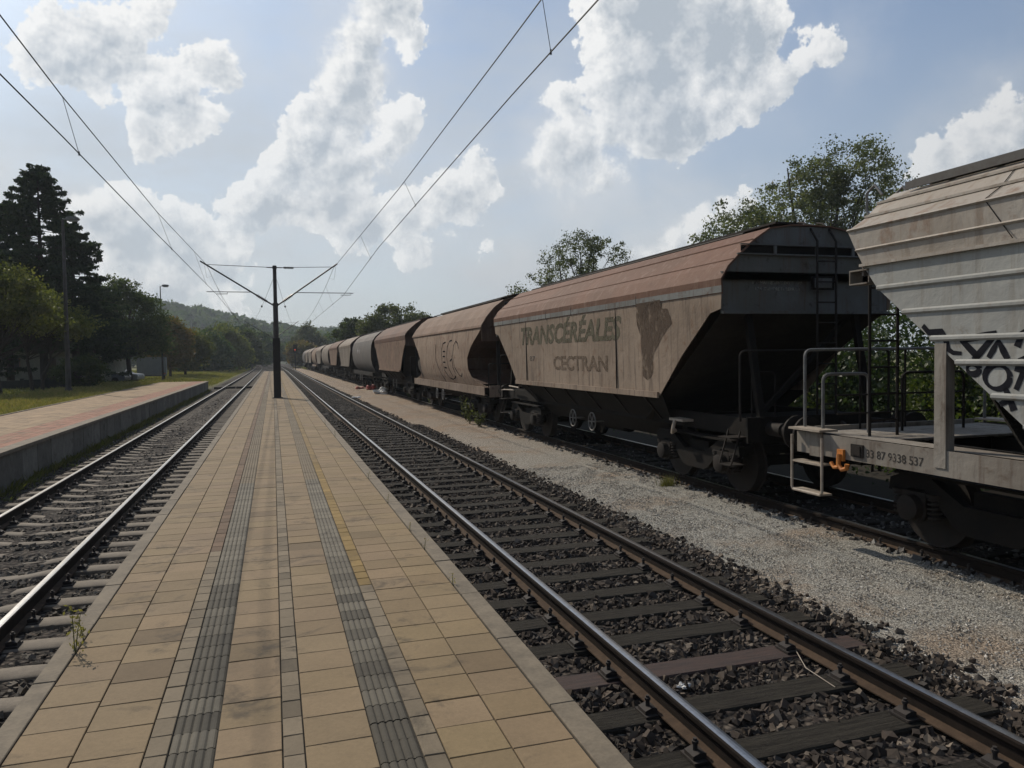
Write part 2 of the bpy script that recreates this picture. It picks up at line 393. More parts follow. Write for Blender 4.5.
tag(link('ground', mesh_np('ground', np.stack([X.ravel(), Y.ravel(), Z.ravel()], 1), np.stack([idx, idx+1, idx+nx+1, idx+nx], 1), mat=mt, smooth=True)), kind='structure')

# ballast beds and gravel path (sheets with an uneven surface)
def bed(name, xs, zf, y0, y1, mat, dy=.25, amp=.012):
    ysl = np.concatenate([np.arange(y0, 30, dy), np.arange(30, y1, dy*6)])
    Xg, Yg = np.meshgrid(xs, ysl); Zg = zf(Xg) + RNG.normal(0, amp, Xg.shape)
    nx, ny = len(xs), len(ysl); i = (np.arange(ny-1)[:, None]*nx + np.arange(nx-1)[None]).ravel()
    return tag(link(name, mesh_np(name, np.stack([Xg.ravel(), Yg.ravel(), Zg.ravel()], 1), np.stack([i, i+1, i+nx+1, i+nx], 1), mat=mat, smooth=True)), kind='structure')
mt, g, out = newmat('ballast')
t = g.n('ShaderNodeTexCoord'); P = t.outputs['Object']
vo = g.n('ShaderNodeTexVoronoi'); vo.inputs['Scale'].default_value = 20; g.put(P, vo.inputs['Vector'])
nb = g.noise(P, .8, 5, .6)
sc_ = g.n('ShaderNodeSeparateColor'); g.put(vo.outputs['Color'], sc_.inputs[0])
cc = g.ramp(sc_.outputs[0], [(0, (.028, .023, .02)), (.55, (.06, .048, .040)), (.85, (.10, .082, .066)), (1, (.17, .15, .125))])
cc = g.mix(g.math('MULTIPLY', g.sstep(vo.outputs['Distance'], .35, .7), .8), cc, (.01, .009, .008))
pbsdf(g, out, cc, .95, 0, g.math('SUBTRACT', 1.0, vo.outputs['Distance']), 1.0, .03, .2); M['ballast'] = mt
mt, g, out = newmat('gravel')
t = g.n('ShaderNodeTexCoord'); P = t.outputs['Object']
vo = g.n('ShaderNodeTexVoronoi'); vo.inputs['Scale'].default_value = 78; g.put(P, vo.inputs['Vector'])
sc_ = g.n('ShaderNodeSeparateColor'); g.put(vo.outputs['Color'], sc_.inputs[0])
nb = g.noise(P, .7, 6, .65); nb2 = g.noise(P, 3, 6, .7); nb3 = g.noise(P, 240, 2, .6)
cc = g.ramp(sc_.outputs[0], [(0, (.19, .18, .16)), (.4, (.39, .375, .33)), (.8, (.54, .52, .455)), (1, (.74, .71, .64))])
cc = g.mix(g.math('MULTIPLY', g.sstep(vo.outputs['Distance'], .4, .75), .7), cc, (.05, .046, .04))
cc = g.mix(g.math('MULTIPLY', g.sstep(nb3.outputs['Fac'], .55, .7), .35), cc, (.06, .055, .05))
sx = g.n('ShaderNodeSeparateXYZ'); g.put(P, sx.inputs[0])
warm = g.math('MULTIPLY', g.math('ADD', g.sstep(nb.outputs['Fac'], .48, .68), g.sstep(sx.outputs['Y'], 9, 30)), .75, clamp=True)
cc = g.mix(warm, cc, g.mix(1.0, cc, (.90, .70, .56), 'MULTIPLY'))
cc = g.mix(g.math('MULTIPLY', g.sstep(nb2.outputs['Fac'], .58, .76), .55), cc, (.05, .045, .038))
pbsdf(g, out, cc, .95, 0, g.math('ADD', g.math('SUBTRACT', 1.0, vo.outputs['Distance']), nb3.outputs['Fac']), .9, .012, .2); M['gravel'] = mt
def bedz(c, half=1.75, top=-.2, bot=-.34):
    return lambda x: np.where(abs(x-c) < half, top, top + (bot-top)*np.clip((abs(x-c)-half)/.5, 0, 1))
bed('ballast_bed', np.linspace(-4.95, -1.30, 16), bedz(-2.945, 1.75), -6, 420, M['ballast'])
bed('ballast_bed', np.linspace(1.40, 4.72, 16), bedz(3.11, 1.5), -6, 420, M['ballast'])
gx = np.linspace(4.40, 7.2, 16)
bed('gravel_path', gx, lambda x: np.where(x < 4.5, -.3, np.where(x > 6.85, -.24-(x-6.85)*.12, np.where(x > 6.2, -.160, -.185))), -6, 190, M['gravel'], amp=.007)
bed('siding_bed', np.linspace(6.75, 9.6, 12), lambda x: np.full_like(x, -.2) - np.clip(x-9, 0, 1)*.2, -6, 420, M['ballast'])

# ------------------------------------------------------------------ loose stones
ICO = np.array([(x, y, z) for x in (-1, 1) for y in (-1, 1) for z in (-1, 1)], float)*.72
ICOF = np.array([(0, 1, 3), (0, 3, 2), (4, 6, 7), (4, 7, 5), (0, 4, 5), (0, 5, 1), (2, 3, 7), (2, 7, 6), (0, 2, 6), (0, 6, 4), (1, 5, 7), (1, 7, 3)])
def rotmats(n):
    q = RNG.normal(size=(n, 4)); q /= np.linalg.norm(q, axis=1)[:, None]; w, x, y, z = q.T
    return np.stack([1-2*(y*y+z*z), 2*(x*y-z*w), 2*(x*z+y*w), 2*(x*y+z*w), 1-2*(x*x+z*z), 2*(y*z-x*w), 2*(x*z-y*w), 2*(y*z+x*w), 1-2*(x*x+y*y)], 1).reshape(n, 3, 3)
def stones(name, pts, size, cols, kind='stuff', probs=None):
    n = len(pts); s = size*np.clip(RNG.lognormal(-.1, .33, (n, 1, 1)), .4, 1.5)*RNG.uniform(.6, 1.15, (n, 1, 3))
    base = ICO[None]*RNG.uniform(.45, 1.3, (n, 8, 3)); v = np.einsum('nij,nkj->nki', rotmats(n), base*s)
    v = v + np.asarray(pts)[:, None]
    f = (ICOF[None] + (np.arange(n)*8)[:, None, None]).reshape(-1, 3)
    c = np.array(cols)[RNG.choice(len(cols), n, p=probs)]*RNG.uniform(.75, 1.25, (n, 1))
    me = mesh_np(name, v.reshape(-1, 3), tris=f, mat=M['stone'], tint=np.repeat(c, 8, 0))
    return tag(link(name, me), kind=kind)
SL0 = {'L': .53, 'R': .22}; SP = .6
def near_sleeper(y, off):
    return np.abs(((y-off+SP/2) % SP) - SP/2)
def scatter(x0, x1, y0, y1, dens):
    n = int((x1-x0)*(y1-y0)*dens); return RNG.uniform(x0, x1, n), RNG.uniform(y0, y1, n)
def ballast_pts(x0, x1, c, off, sw, half, zones, floor=-.205):
    out = []
    for y0, y1, d in zones:
        x, y = scatter(x0, x1, y0, y1, d)
        k = (near_sleeper(y, off) > sw) | (abs(x-c) > half)
        k &= (abs(abs(x-c)-.75) > .075)
        x, y = x[k], y[k]
        out.append(np.stack([x, y, floor + RNG.uniform(-.012, .022, len(x))], 1))
    return np.concatenate(out)
DARK = [(.036, .028, .022), (.060, .046, .036), (.095, .074, .056), (.16, .13, .10), (.050, .044, .039)]
stones('ballast_stones', ballast_pts(1.52, 4.62, 3.11, SL0['R'], .13, 1.3, [(1.5, 12, 620), (12, 26, 330), (26, 50, 130), (50, 90, 40)]), .031, DARK, probs=[.3, .33, .2, .05, .12])
stones('ballast_stones', ballast_pts(-4.62, -1.42, -2.945, SL0['L'], .13, 1.25, [(2.5, 14, 560), (14, 28, 300), (28, 50, 120), (50, 90, 40)], floor=-.222), .030,
       [(.05, .043, .036), (.09, .078, .062), (.14, .12, .095), (.22, .19, .15)], probs=[.3, .36, .24, .1])
x, y = scatter(4.5, 6.9, 2, 15, 900); zz = np.where(x > 6.2, -.158, -.182)
stones('gravel_pebbles', np.stack([x, y, zz], 1), .0085, [(.36, .34, .30), (.50, .47, .42), (.24, .22, .19), (.36, .31, .25)])
x = RNG.normal(4.62, .09, 2600); y = RNG.uniform(2, 26, 2600)
stones('edge_stones', np.stack([x, y, np.full_like(x, -.175)], 1), .028, DARK)
x = np.concatenate([RNG.normal(6.82, .10, 1500), RNG.uniform(6.95, 8.6, 2600)]); y = RNG.uniform(2, 26, len(x))
stones('edge_stones', np.stack([x, y, np.where(x < 6.85, -.155, -.19)], 1), .032, [(.09, .085, .08), (.05, .045, .04), (.18, .175, .165), (.28, .27, .25)], probs=[.35, .4, .18, .07])

# ------------------------------------------------------------------ island platform
PZ = .30; PY0, PY1 = -3.0, 123.0
pav = MB()
cols = [(-1.236, -.935, 'b'), (-.935, -.62, 'b'), (-.62, -.515, 's'), (-.515, -.305, 't'), (-.305, 0, 'b'), (0, .1, 's'), (.1, .42, 'b'), (.42, .62, 't'), (.62, .725, 'r'), (.725, 1.03, 'b'), (1.03, 1.34, 'b')]
verts = []; quads = []; tint = []
def tile(x0, x1, y0, y1, z, c, tilt, ribs=0):
    gap = .0034; x0 += gap; x1 -= gap; y0 += gap; y1 -= gap; b = .003
    def q(a, b_, c_, d): quads.append((a, b_, c_, d))
    n = len(verts)
    if ribs:
        k = ribs*4+1; prof = []
        for i in range(k):
            xx = x0 + (x1-x0)*i/(k-1); zz = z + (.0 if i % 4 in (0,) else -.0 if i % 4 == 2 else 0)
            prof.append((xx, z - (.009 if i % 4 == 0 else 0 if i % 4 in (2,) else .001)))
        for yy in (y0, y1):
            for xx, zz in prof: verts.append((xx, yy, zz)); tint.append(c)
        for i in range(k-1): q(n+i, n+i+1, n+k+i+1, n+k+i)
        n = len(verts)
        verts.extend([(x0, y0, z-.005), (x1, y0, z-.005), (x1, y0, z-.03), (x0, y0, z-.03)]); tint.extend([c]*4); q(n, n+3, n+2, n+1)
        return
    t0, t1, t2, t3 = [z+RNG.uniform(-tilt, tilt) for _ in range(4)]
    verts.extend([(x0+b, y0+b, t0), (x1-b, y0+b, t1), (x1-b, y1-b, t2), (x0+b, y1-b, t3), (x0, y0, t0-b), (x1, y0, t1-b), (x1, y1, t2-b), (x0, y1, t3-b),
                  (x0, y0, z-.03), (x1, y0, z-.03), (x1, y1, z-.03), (x0, y1, z-.03)])
    tint.extend([c]*12)
    q(n, n+1, n+2, n+3)
    for i in range(4):
        j = (i+1) % 4; q(n+4+i, n+4+j, n+j, n+i); q(n+8+i, n+8+j, n+4+j, n+4+i)
SAND = np.array((.232, .170, .100)); SANDG = np.array((.200, .160, .108)); GREY = np.array((.135, .120, .092)); YEL = np.array((.245, .165, .060)); BRN = np.array((.15, .098, .062)); OCH = np.array((.238, .173, .098))
for ci, (x0, x1, k) in enumerate(cols):
    L = .3 if k == 'b' else .2
    y = PY0 + {0: .09, 1: .02, 4: .13, 6: .126, 9: .1, 10: .09}.get(ci, .06) % L; row = 0
    while y < PY1:
        z = PZ
        if k == 'b':
            c = SAND*(1-.0) if x0 < .7 else OCH*.95 + SAND*.05
            c = c*RNG.uniform(.9, 1.07)*np.array((1, RNG.uniform(.985, 1.015), RNG.uniform(.96, 1.04)))
            if RNG.random() < .05: c = c*.72
        elif k == 's':
            c = SANDG*RNG.uniform(.78, 1.12)
            if ci == 2 and y > 7.8: c = BRN*RNG.uniform(.8, 1.2)
            if ci == 5 and RNG.random() < .12: c = c*.72
        elif k == 'r':
            c = SANDG*RNG.uniform(.8, 1.1) if y < 6.25 else YEL*RNG.uniform(.8, 1.15)
            if y > 14: c = c*.5 + OCH*.45
        else:
            c = GREY*(RNG.uniform(.55, .75) if RNG.random() < .4 else RNG.uniform(.85, 1.15))
            if y > 6.5: c = (GREY*1.25)*RNG.uniform(.78, 1.1)
            if y > 12: c = c*.5 + SAND*.42
        if y > 40 and RNG.random() < .25 and x0 > 0: c = c*.7 + YEL*.3
        if RNG.random() < .18: z += RNG.uniform(-.003, .0)
        tile(x0, x1, y, y+L, z, tuple(c), .0012, 5 if (k == 't' and y < 45) else 0)
        y += L; row += 1
pv = empty('platform', (0, 0, 0)); pv['kind'] = 'structure'
link('paving', mesh_np('paving', verts, quads, mat=M['tile'], tint=tint), pv)
b = MB(); b.box(-1.34, 1.47, PY0, PY1, -.4, PZ-.012); b.build('joint_bed', M['joint'], pv)
for sgn, xi, xo in ((-1, -1.242, -1.36), (1, 1.350, 1.49)):
    kb = MB(); y = PY0 + (.96 if sgn < 0 else .76) % 1.0
    while y < PY1:
        kb.box(xi, xo, y+.003, y+.997, -.35, PZ+.004 + random.uniform(-.003, .003)); y += 1.0
    kb.build('edge_kerb', M['kerb'], pv, bevel=.004)
kb = MB(); kb.box(-1.37, 1.50, PY1+.003, PY1+.15, -.35, PZ+.002); kb.build('end_kerb', M['kerb'], pv)

# ------------------------------------------------------------------ side platform on the left
LZ = .55; LX0, LX1 = -7.85, -4.66; LYE = 61.8
lp = empty('side_platform', (0, 0, 0)); lp['kind'] = 'structure'
w = MB(); y = -6.0
while y < LYE-.1:
    w.tint = tuple(np.array((.175, .168, .142))*random.uniform(.72, 1.12)); w.box(LX1-.18, LX1-.01-.012*random.random(), y+.008, min(LYE, y+1.0)-.008, -.5, LZ-.075); y += 1.0
M['slab'] = attrmat('slab_concrete', .9, .4, 6, .5, .2, (.035, .034, .026))
w.build('retaining_wall', M['slab'], lp)
w = MB(); w.box(LX1-.25, LX1+.03, -6, LYE, LZ-.073, LZ); w.build('edge_kerb', M['kerb'], lp, bevel=.006)
w = MB(); w.box(LX0, LX1-.19, LYE-.15, LYE, -.5, LZ-.002); w.build('end_wall', M['concrete'], lp)
verts, quads, tint = [], [], []
xx = LX1-.253; ci = 0
while xx > LX0+.05:
    wd = .2 if ci < 4 else .3; y = -6 + (.1 if ci % 2 else 0)
    while y < LYE-.15:
        red = np.array((.30, .145, .092)) if ci < 4 else SAND*np.array((1.28, 1.2, 1.15))
        if 0 < ci < 5 and RNG.random() < .3: red = red*.6 + SAND*.4
        ln = .4 if wd == .3 else .2
        tile(max(LX0, xx-wd), xx, y, min(LYE-.15, y+ln), LZ-.004, tuple(red*RNG.uniform(.8, 1.12)), .001); y += ln
    xx -= wd; ci += 1
link('paving', mesh_np('paving', verts, quads, mat=M['tile'], tint=tint), lp)
w = MB(); w.box(LX0+.02, LX1-.2, -6, LYE-.16, -.4, LZ-.018); w.build('joint_bed', M['joint'], lp)
w = MB(); w.box(LX0-.08, LX0-.003, -6, LYE, -.3, LZ+.012); w.build('back_kerb', M['kerb'], lp)

# ------------------------------------------------------------------ tracks
def rail_mesh(y0, y1, xf=lambda y: 0.0, zf=lambda y: 0.0):
    prof = [(-.070, -.159), (-.070, -.150), (-.012, -.132), (-.009, -.05), (-.034, -.038), (-.036, -.012), (-.028, -.002), (-.010, 0), (.010, 0), (.028, -.002), (.036, -.012), (.034, -.038), (.009, -.05), (.012, -.132), (.070, -.150), (.070, -.159)]
    ysl = list(np.arange(y0, y1, 15)) + [y1]; n = len(prof); b = MB()
    vs = [(x+xf(y), y, z+zf(y)) for y in ysl for x, z in prof]; fs = []
    for i in range(len(ysl)-1):
        for k in range(n):
            fs.append((i*n+k, i*n+(k+1) % n, (i+1)*n+(k+1) % n, (i+1)*n+k))
    b.add(vs, fs); b.mi = [1 if (i % n) in (6, 7, 8) else 2 if (i % n) in (0, 1, 13, 14, 15) else 0 for i in range(len(fs))]
    me = b.mesh('rail', [M['rail_side'], M['rail_top'], M['rail_foot']])
    return me
def chair_mesh(sx):
    """base plate, clip and two bolts on both sides of the rail foot"""
    b = MB(); b.box(-.16, .16, -.08, .08, -.172, -.158)
    for s in (-1, 1):
        b.prism([(s*.065, -.158), (s*.065, -.128), (s*.10, -.118), (s*.15, -.135), (s*.15, -.158)], 'y', -.05, .05)
        b.lathe([(-.13, .014), (-.088, .014), (-.085, .02), (-.07, .02), (-.068, .012), (-.055, .012)], (s*.108, 0, 0), 'z', 8)
    return b.mesh('rail_fastening', M['clip'])
CH = chair_mesh(1)
def curve(y): return -.00009*max(0, y-130)**2
def track(name, label, cx, off, wood, y1=420, y0=-5, group='railway tracks'):
    t = empty(name, (cx, 0, 0), label, 'railway track', group)
    for s in (-1, 1): link('rail', rail_mesh(y0, y1, curve), t, (s*.7535, 0, 0))
    def sm_mesh(seed):
        random.seed(seed); b = MB()
        if wood:
            b.box(-1.3, 1.3, -.125, .125, -.32, -.173)
            me = b.mesh('sleeper', M['sleeper_w'], bevel=.012)
        else:
            sec = [(-1.25, -.172, .14), (-1.1, -.168, .15), (-.95, -.167, .15), (-.55, -.168, .14), (-.3, -.200, .115), (0, -.204, .11), (.3, -.200, .115), (.55, -.168, .14), (.95, -.167, .15), (1.1, -.168, .15), (1.25, -.172, .14)]
            vs = []; fs = []
            for x, z, hw in sec: vs += [(x, -hw, -.34), (x, -hw*.82, z-.01), (x, -hw*.72, z), (x, hw*.72, z), (x, hw*.82, z-.01), (x, hw, -.34)]
            n = 6
            for i in range(len(sec)-1):
                for k in range(n-1): fs.append((i*n+k, i*n+k+1, (i+1)*n+k+1, (i+1)*n+k))
            fs += [tuple(range(n)), tuple((len(sec)-1)*n+k for k in reversed(range(n)))]
            b.add(vs, fs); me = b.mesh('sleeper', M['sleeper_c'], smooth=True)
        return me
    me = sm_mesh(1); me2 = None
    if wood:
        me2 = me.copy(); me2.materials.clear(); me2.materials.append(M['sleeper_r'])
    n = int((y1-y0)/SP); start = int((0 - (y0 if False else 0))/SP)
    ys_ = [off + SP*k for k in range(int((y0-off)/SP)+1, int((y1-off)/SP))]
    near = [y for y in ys_ if y > 1.0][:100]; rest = [y for y in ys_ if y < 1.0 or y > near[-1]]
    rr = random.Random(int(cx*10)+50)
    for i, y in enumerate(near):
        z = rr.uniform(-.006, .004)
        o = link('sleeper', me2 if (wood and abs(y-(off+SP*8)) < .1) else me, t, (rr.uniform(-.03, .03) if wood else 0, y+rr.uniform(-.015, .015), z))
        o.rotation_euler.z = rr.uniform(-.012, .012)
        if i < 45:
            for s in (-1, 1):
                c = link('rail_fastening', CH, o, (s*.7535-o.location.x, 0, -z + .001))
    b = MB()
    for y in rest:
        cxx = curve(y)
        if wood: b.box(cxx-1.3, cxx+1.3, y-.125, y+.125, -.3, -.174)
        else: b.box(cxx-1.25, cxx+1.25, y-.12, y+.12, -.3, -.174)
    ms = b.mesh('sleepers', M['sleeper_w'] if wood else M['sleeper_c']); o = link('far_sleepers', ms, t); o['kind'] = 'stuff'
    return t
track('rail_track', 'left track on pale concrete sleepers with a dip in the middle, between the two platforms', -2.945, SL0['L'], False)
track('rail_track', 'middle track on dark wooden sleepers, between the island platform and the gravel path', 3.11, SL0['R'], True)
track('rail_track', 'rusty siding track under the row of hopper wagons', 7.62, .1, True, y1=230)

# ------------------------------------------------------------------ hopper wagons
XC = 7.62
PAINT = {
 'brown':  dict(side=weathered('side_greybrown', (.30, .232, .175), (.235, .18, .135), (.18, .11, .07), amt=.42),
                roof=weathered('roof_rust', (.168, .090, .062), (.142, .080, .056), (.115, .062, .045), (.22, .145, .11), amt=.25),
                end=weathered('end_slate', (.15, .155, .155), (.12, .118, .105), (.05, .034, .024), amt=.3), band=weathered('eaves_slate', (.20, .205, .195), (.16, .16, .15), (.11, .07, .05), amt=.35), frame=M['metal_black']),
 'pale':   dict(side=weathered('side_palerust', (.33, .25, .185), (.26, .19, .14), (.19, .10, .065), amt=.5),
                roof=weathered('roof_palerust', (.21, .14, .10), (.165, .105, .072), (.15, .075, .045), amt=.4),
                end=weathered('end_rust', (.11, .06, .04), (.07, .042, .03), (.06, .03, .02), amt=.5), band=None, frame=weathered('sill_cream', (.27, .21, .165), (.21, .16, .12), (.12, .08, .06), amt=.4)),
 'rust':   dict(side=weathered('side_brownrust', (.27, .18, .13), (.20, .14, .10), (.125, .066, .042), amt=.6),
                roof=weathered('roof_darkrust', (.155, .085, .058), (.125, .075, .055), (.09, .045, .03), amt=.5),
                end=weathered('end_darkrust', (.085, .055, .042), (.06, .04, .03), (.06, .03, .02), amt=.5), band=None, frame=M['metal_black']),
 'grey':   dict(side=weathered('side_grey', (.135, .13, .122), (.17, .155, .14), (.14, .09, .06), amt=.25),
                roof=weathered('roof_grey', (.19, .17, .15), (.15, .135, .12), (.13, .08, .055), amt=.3),
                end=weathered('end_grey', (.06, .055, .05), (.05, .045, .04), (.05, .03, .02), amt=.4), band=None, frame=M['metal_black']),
 'beige':  dict(side=weathered('side_beige', (.26, .225, .185), (.21, .175, .14), (.15, .10, .07), amt=.3),
                roof=weathered('roof_beige', (.25, .205, .16), (.20, .16, .125), (.15, .09, .06), amt=.3),
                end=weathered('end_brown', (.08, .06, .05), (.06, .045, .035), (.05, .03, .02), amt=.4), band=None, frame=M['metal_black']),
 'silver': dict(side=weathered('side_silver', (.37, .372, .35), (.315, .315, .295), (.20, .16, .12), (.26, .245, .215), amt=.16),
                roof=weathered('roof_silver', (.40, .365, .32), (.33, .29, .245), (.24, .165, .12), (.25, .20, .155), amt=.42),
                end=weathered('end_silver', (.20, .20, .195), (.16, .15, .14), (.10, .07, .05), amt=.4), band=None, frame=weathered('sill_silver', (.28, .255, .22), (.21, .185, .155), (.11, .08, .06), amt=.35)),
}
def wheel_mesh():
    b = MB(); b.lathe([(-.055, .30), (-.06, .40), (-.065, .455), (.045, .462), (.065, .485), (.075, .485), (.078, .40), (.03, .36), (.02, .16), (.09, .12), (.09, .08), (-.09, .08), (-.09, .14), (-.03, .17), (-.03, .34)], (0, 0, 0), 'x', 28)
    return b.mesh('wheel', M['metal_dark'], smooth=True)
WHEEL = wheel_mesh()
_b = MB(); _b.lathe([(-.16, .115), (-.15, .135), (-.06, .14), (-.05, .17), (.10, .17), (.10, .12)], (0, 0, 0), 'x', 16); _b.box(-.06, .12, -.16, .16, .02, .17)
_b.prism([(-.20, -.12), (-.14, .1), (.14, .1), (.20, -.12), (.10, -.15), (-.10, -.15)], 'x', .0, .10)
AXB = _b.mesh('axle_box', M['metal_dark'], smooth=True)
def spring_mesh():
    b = MB(); pts = [(.075*math.cos(a), .075*math.sin(a), .24*a/(2*math.pi*5)) for a in np.linspace(0, 2*math.pi*5, 60)]
    b.tube(pts, .016, 5); b.lathe([(0, .05), (.24, .05)], (0, 0, 0), 'z', 8); b.lathe([(.235, .10), (.27, .10)], (0, 0, 0), 'z', 10)
    return b.mesh('spring', M['metal_dark'], smooth=True)
SPR = spring_mesh()
def bogie(parent, y):
    b = MB()
    pol = [(-1.28, .60), (-1.26, .74), (-1.1, .80), (-.72, .80), (-.48, .66), (-.30, .57), (.30, .57), (.48, .66), (.72, .80), (1.1, .80), (1.26, .74), (1.28, .60), (1.08, .60), (.98, .66), (.78, .66), (.62, .52), (.42, .34), (.28, .28), (-.28, .28), (-.42, .34), (-.62, .52), (-.78, .66), (-.98, .66), (-1.08, .60)]
    for s in (-1, 1): b.prism(pol, 'x', s*.98, s*1.08)
    for s in (-1, 1): b.prism([(-1.15, .80), (1.15, .80), (1.15, .83), (-1.15, .83)], 'x', s*.93, s*1.13)
    b.box(-.98, .98, -.28, .28, .46, .72); b.box(-.25, .25, -.25, .25, .72, .93)
    for e in (-1, 1): b.box(-1.0, 1.0, e*1.2-.05, e*1.2+.05, .62, .74)
    for s in (-1, 1):
        for e in (-1, 1): b.bar((s*.75, e*.38, .62), (s*.75, e*.33, .25), .10, .06)      # brake blocks
    o = b.build('bogie', M['metal_black'], parent); o.location = (0, y, 0)
    for e in (-1, 1):
        ax = MB(); ax.tube([(-1.0, 0, 0), (1.0, 0, 0)], .08, 10)
        for s in (-1, 1):
            w = link('wheel', WHEEL, o, (s*.745, e*.9, .462)); w.rotation_euler.z = 0 if s < 0 else math.pi
            a = link('axle_box', AXB, o, (s*1.06, e*.9, .462)); a.rotation_euler.z = 0 if s < 0 else math.pi
            link('spring', SPR, o, (s*1.04, e*.9-.23, .36)); link('spring', SPR, o, (s*1.04, e*.9+.23, .36))
        link('axle', AXLE, o, (0, e*.9, .462))
    return o
_b = MB(); _b.tube([(-1.0, 0, 0), (1.0, 0, 0)], .08, 10); AXLE = _b.mesh('axle', M['metal_black'], smooth=True)
_b = MB(); _b.lathe([(0, .10), (.30, .10), (.30, .075), (.56, .075), (.565, .235), (.60, .235), (.615, .20), (.62, .05)], (0, 0, 0), 'y', 20); BUF = _b.mesh('buffer', M['metal_dark'], smooth=True)
_b = MB(); _b.box(-.05, .05, 0, .34, -.04, .05); _b.tube([(0, .34, .02), (0, .44, .0), (0, .47, .07), (0, .40, .10)], .03, 6)
_b.tube([(-.05, .30, 0), (-.06, .36, -.25), (.06, .36, -.25), (.05, .30, 0)], .02, 6); _b.tube([(-.05, .35, -.24), (-.06, .33, -.5), (.06, .33, -.5), (.05, .35, -.24)], .02, 6); HOOK = _b.mesh('coupling_hook', M['metal_dark'])
_b = MB(); _b.tube([(.32, -.02, 0), (.33, .18, -.04), (.30, .28, -.22), (.26, .22, -.42)], .028, 6); HOSE = _b.mesh('brake_hose', M['metal_black'])
def handwheel_mesh(r=.19):
    b = MB(); b.tube([(0, r*math.cos(a), r*math.sin(a)) for a in np.linspace(0, 2*math.pi, 21)], .014, 6)
    for k in range(3):
        a = math.pi*k/3; b.bar((0, r*math.cos(a), r*math.sin(a)), (0, -r*math.cos(a), -r*math.sin(a)), .016)
    b.tube([(0, 0, 0), (.35, 0, 0)], .018, 6); return b.mesh('handwheel', M['galv'], smooth=True)
HW = handwheel_mesh()
def common(t, hs, xs, zt=1.18, zb=.92, frame=None, bog=4.6, walk=True):
    """underframe, buffers, couplings, bogies. hs: half length of the frame, xs: half width"""
    frame = frame or M['metal_black']
    for s in (-1, 1):
        b = MB(); x = s*xs
        b.box(x-s*.02, x, -hs, hs, zb, zt); b.box(x-s*.10, x-s*.021, -hs, hs, zt-.02, zt-.004); b.box(x-s*.10, x-s*.021, -hs, hs, zb+.004, zb+.02)
        b.build('sill', frame, t)
    for e in (-1, 1):
        b = MB(); b.box(-1.25, 1.25, e*hs-.0-(.03 if e > 0 else -.03)-.02, e*hs-(.03 if e > 0 else -.03)+.02, .86, 1.22)
        b.box(-xs+.03, xs-.03, e*(hs-1.2), e*(hs-.08), zt-.03, zt-.006)
        b.build('headstock', frame, t)
        for s in (-1, 1):
            o = link('buffer', BUF, t, (s*.875, e*(hs+.0), 1.05)); o.rotation_euler.z = 0 if e > 0 else math.pi
        o = link('coupling_hook', HOOK, t, (0, e*hs, 1.04)); o.rotation_euler.z = 0 if e > 0 else math.pi
        o = link('brake_hose', HOSE, t, (0, e*hs, .95)); o.rotation_euler.z = 0 if e > 0 else math.pi
        bogie(t, e*bog)
    b = MB(); b.box(-.55, -.50, -hs+.05, hs-.05, .80, 1.1); b.box(.50, .55, -hs+.05, hs-.05, .80, 1.1)
    for y in np.linspace(-hs+.9, hs-.9, 7): b.box(-xs+.12, xs-.12, y-.05, y+.05, .86, 1.08)
    b.tube([(.3, -hs, .8), (.3, hs, .8)], .025, 6); b.build('centre_frame', M['metal_black'], t)
    b = MB(); b.tube([(-.45, -.75, .68), (-.45, .25, .68)], .19, 14); b.build('air_reservoir', M['metal_black'], t, smooth=True)
    for y in (-.2, .9):
        link('handwheel', HW, t, (-xs-.03, y, .70))
def loft_shell(name, prof, y0f, y1f, mat, t, both=True, thick=.012):
    """side sheet: prof=[(xoff,z)], y-range by z; a thick curved sheet"""
    for s in (-1, 1):
        b = MB(); NY = 12; vs = []; fs = []
        for layer in (0, 1):
            for i, (x, z) in enumerate(prof):
                a, c = y0f(z), y1f(z)
                for k in range(NY+1): vs.append((s*(x-layer*thick), a+(c-a)*k/NY, z))
        n = NY+1; m_ = len(prof); o = n*m_
        for L in (0, 1):
            for i in range(m_-1):
                for k in range(NY): fs.append((L*o+i*n+k, L*o+i*n+k+1, L*o+(i+1)*n+k+1, L*o+(i+1)*n+k))
        for i in range(m_-1): fs += [(i*n, (i+1)*n, o+(i+1)*n, o+i*n), (i*n+NY, (i+1)*n+NY, o+(i+1)*n+NY, o+i*n+NY)]
        for k in range(NY): fs += [(k, k+1, o+k+1, o+k), ((m_-1)*n+k, (m_-1)*n+k+1, o+(m_-1)*n+k+1, o+(m_-1)*n+k)]
        b.add(vs, fs); b.build(name, mat, t, smooth=True)
def interp(tab):
    zs = [p[0] for p in tab]; ysv = [p[1] for p in tab]
    return lambda z: float(np.interp(z, zs, ysv))
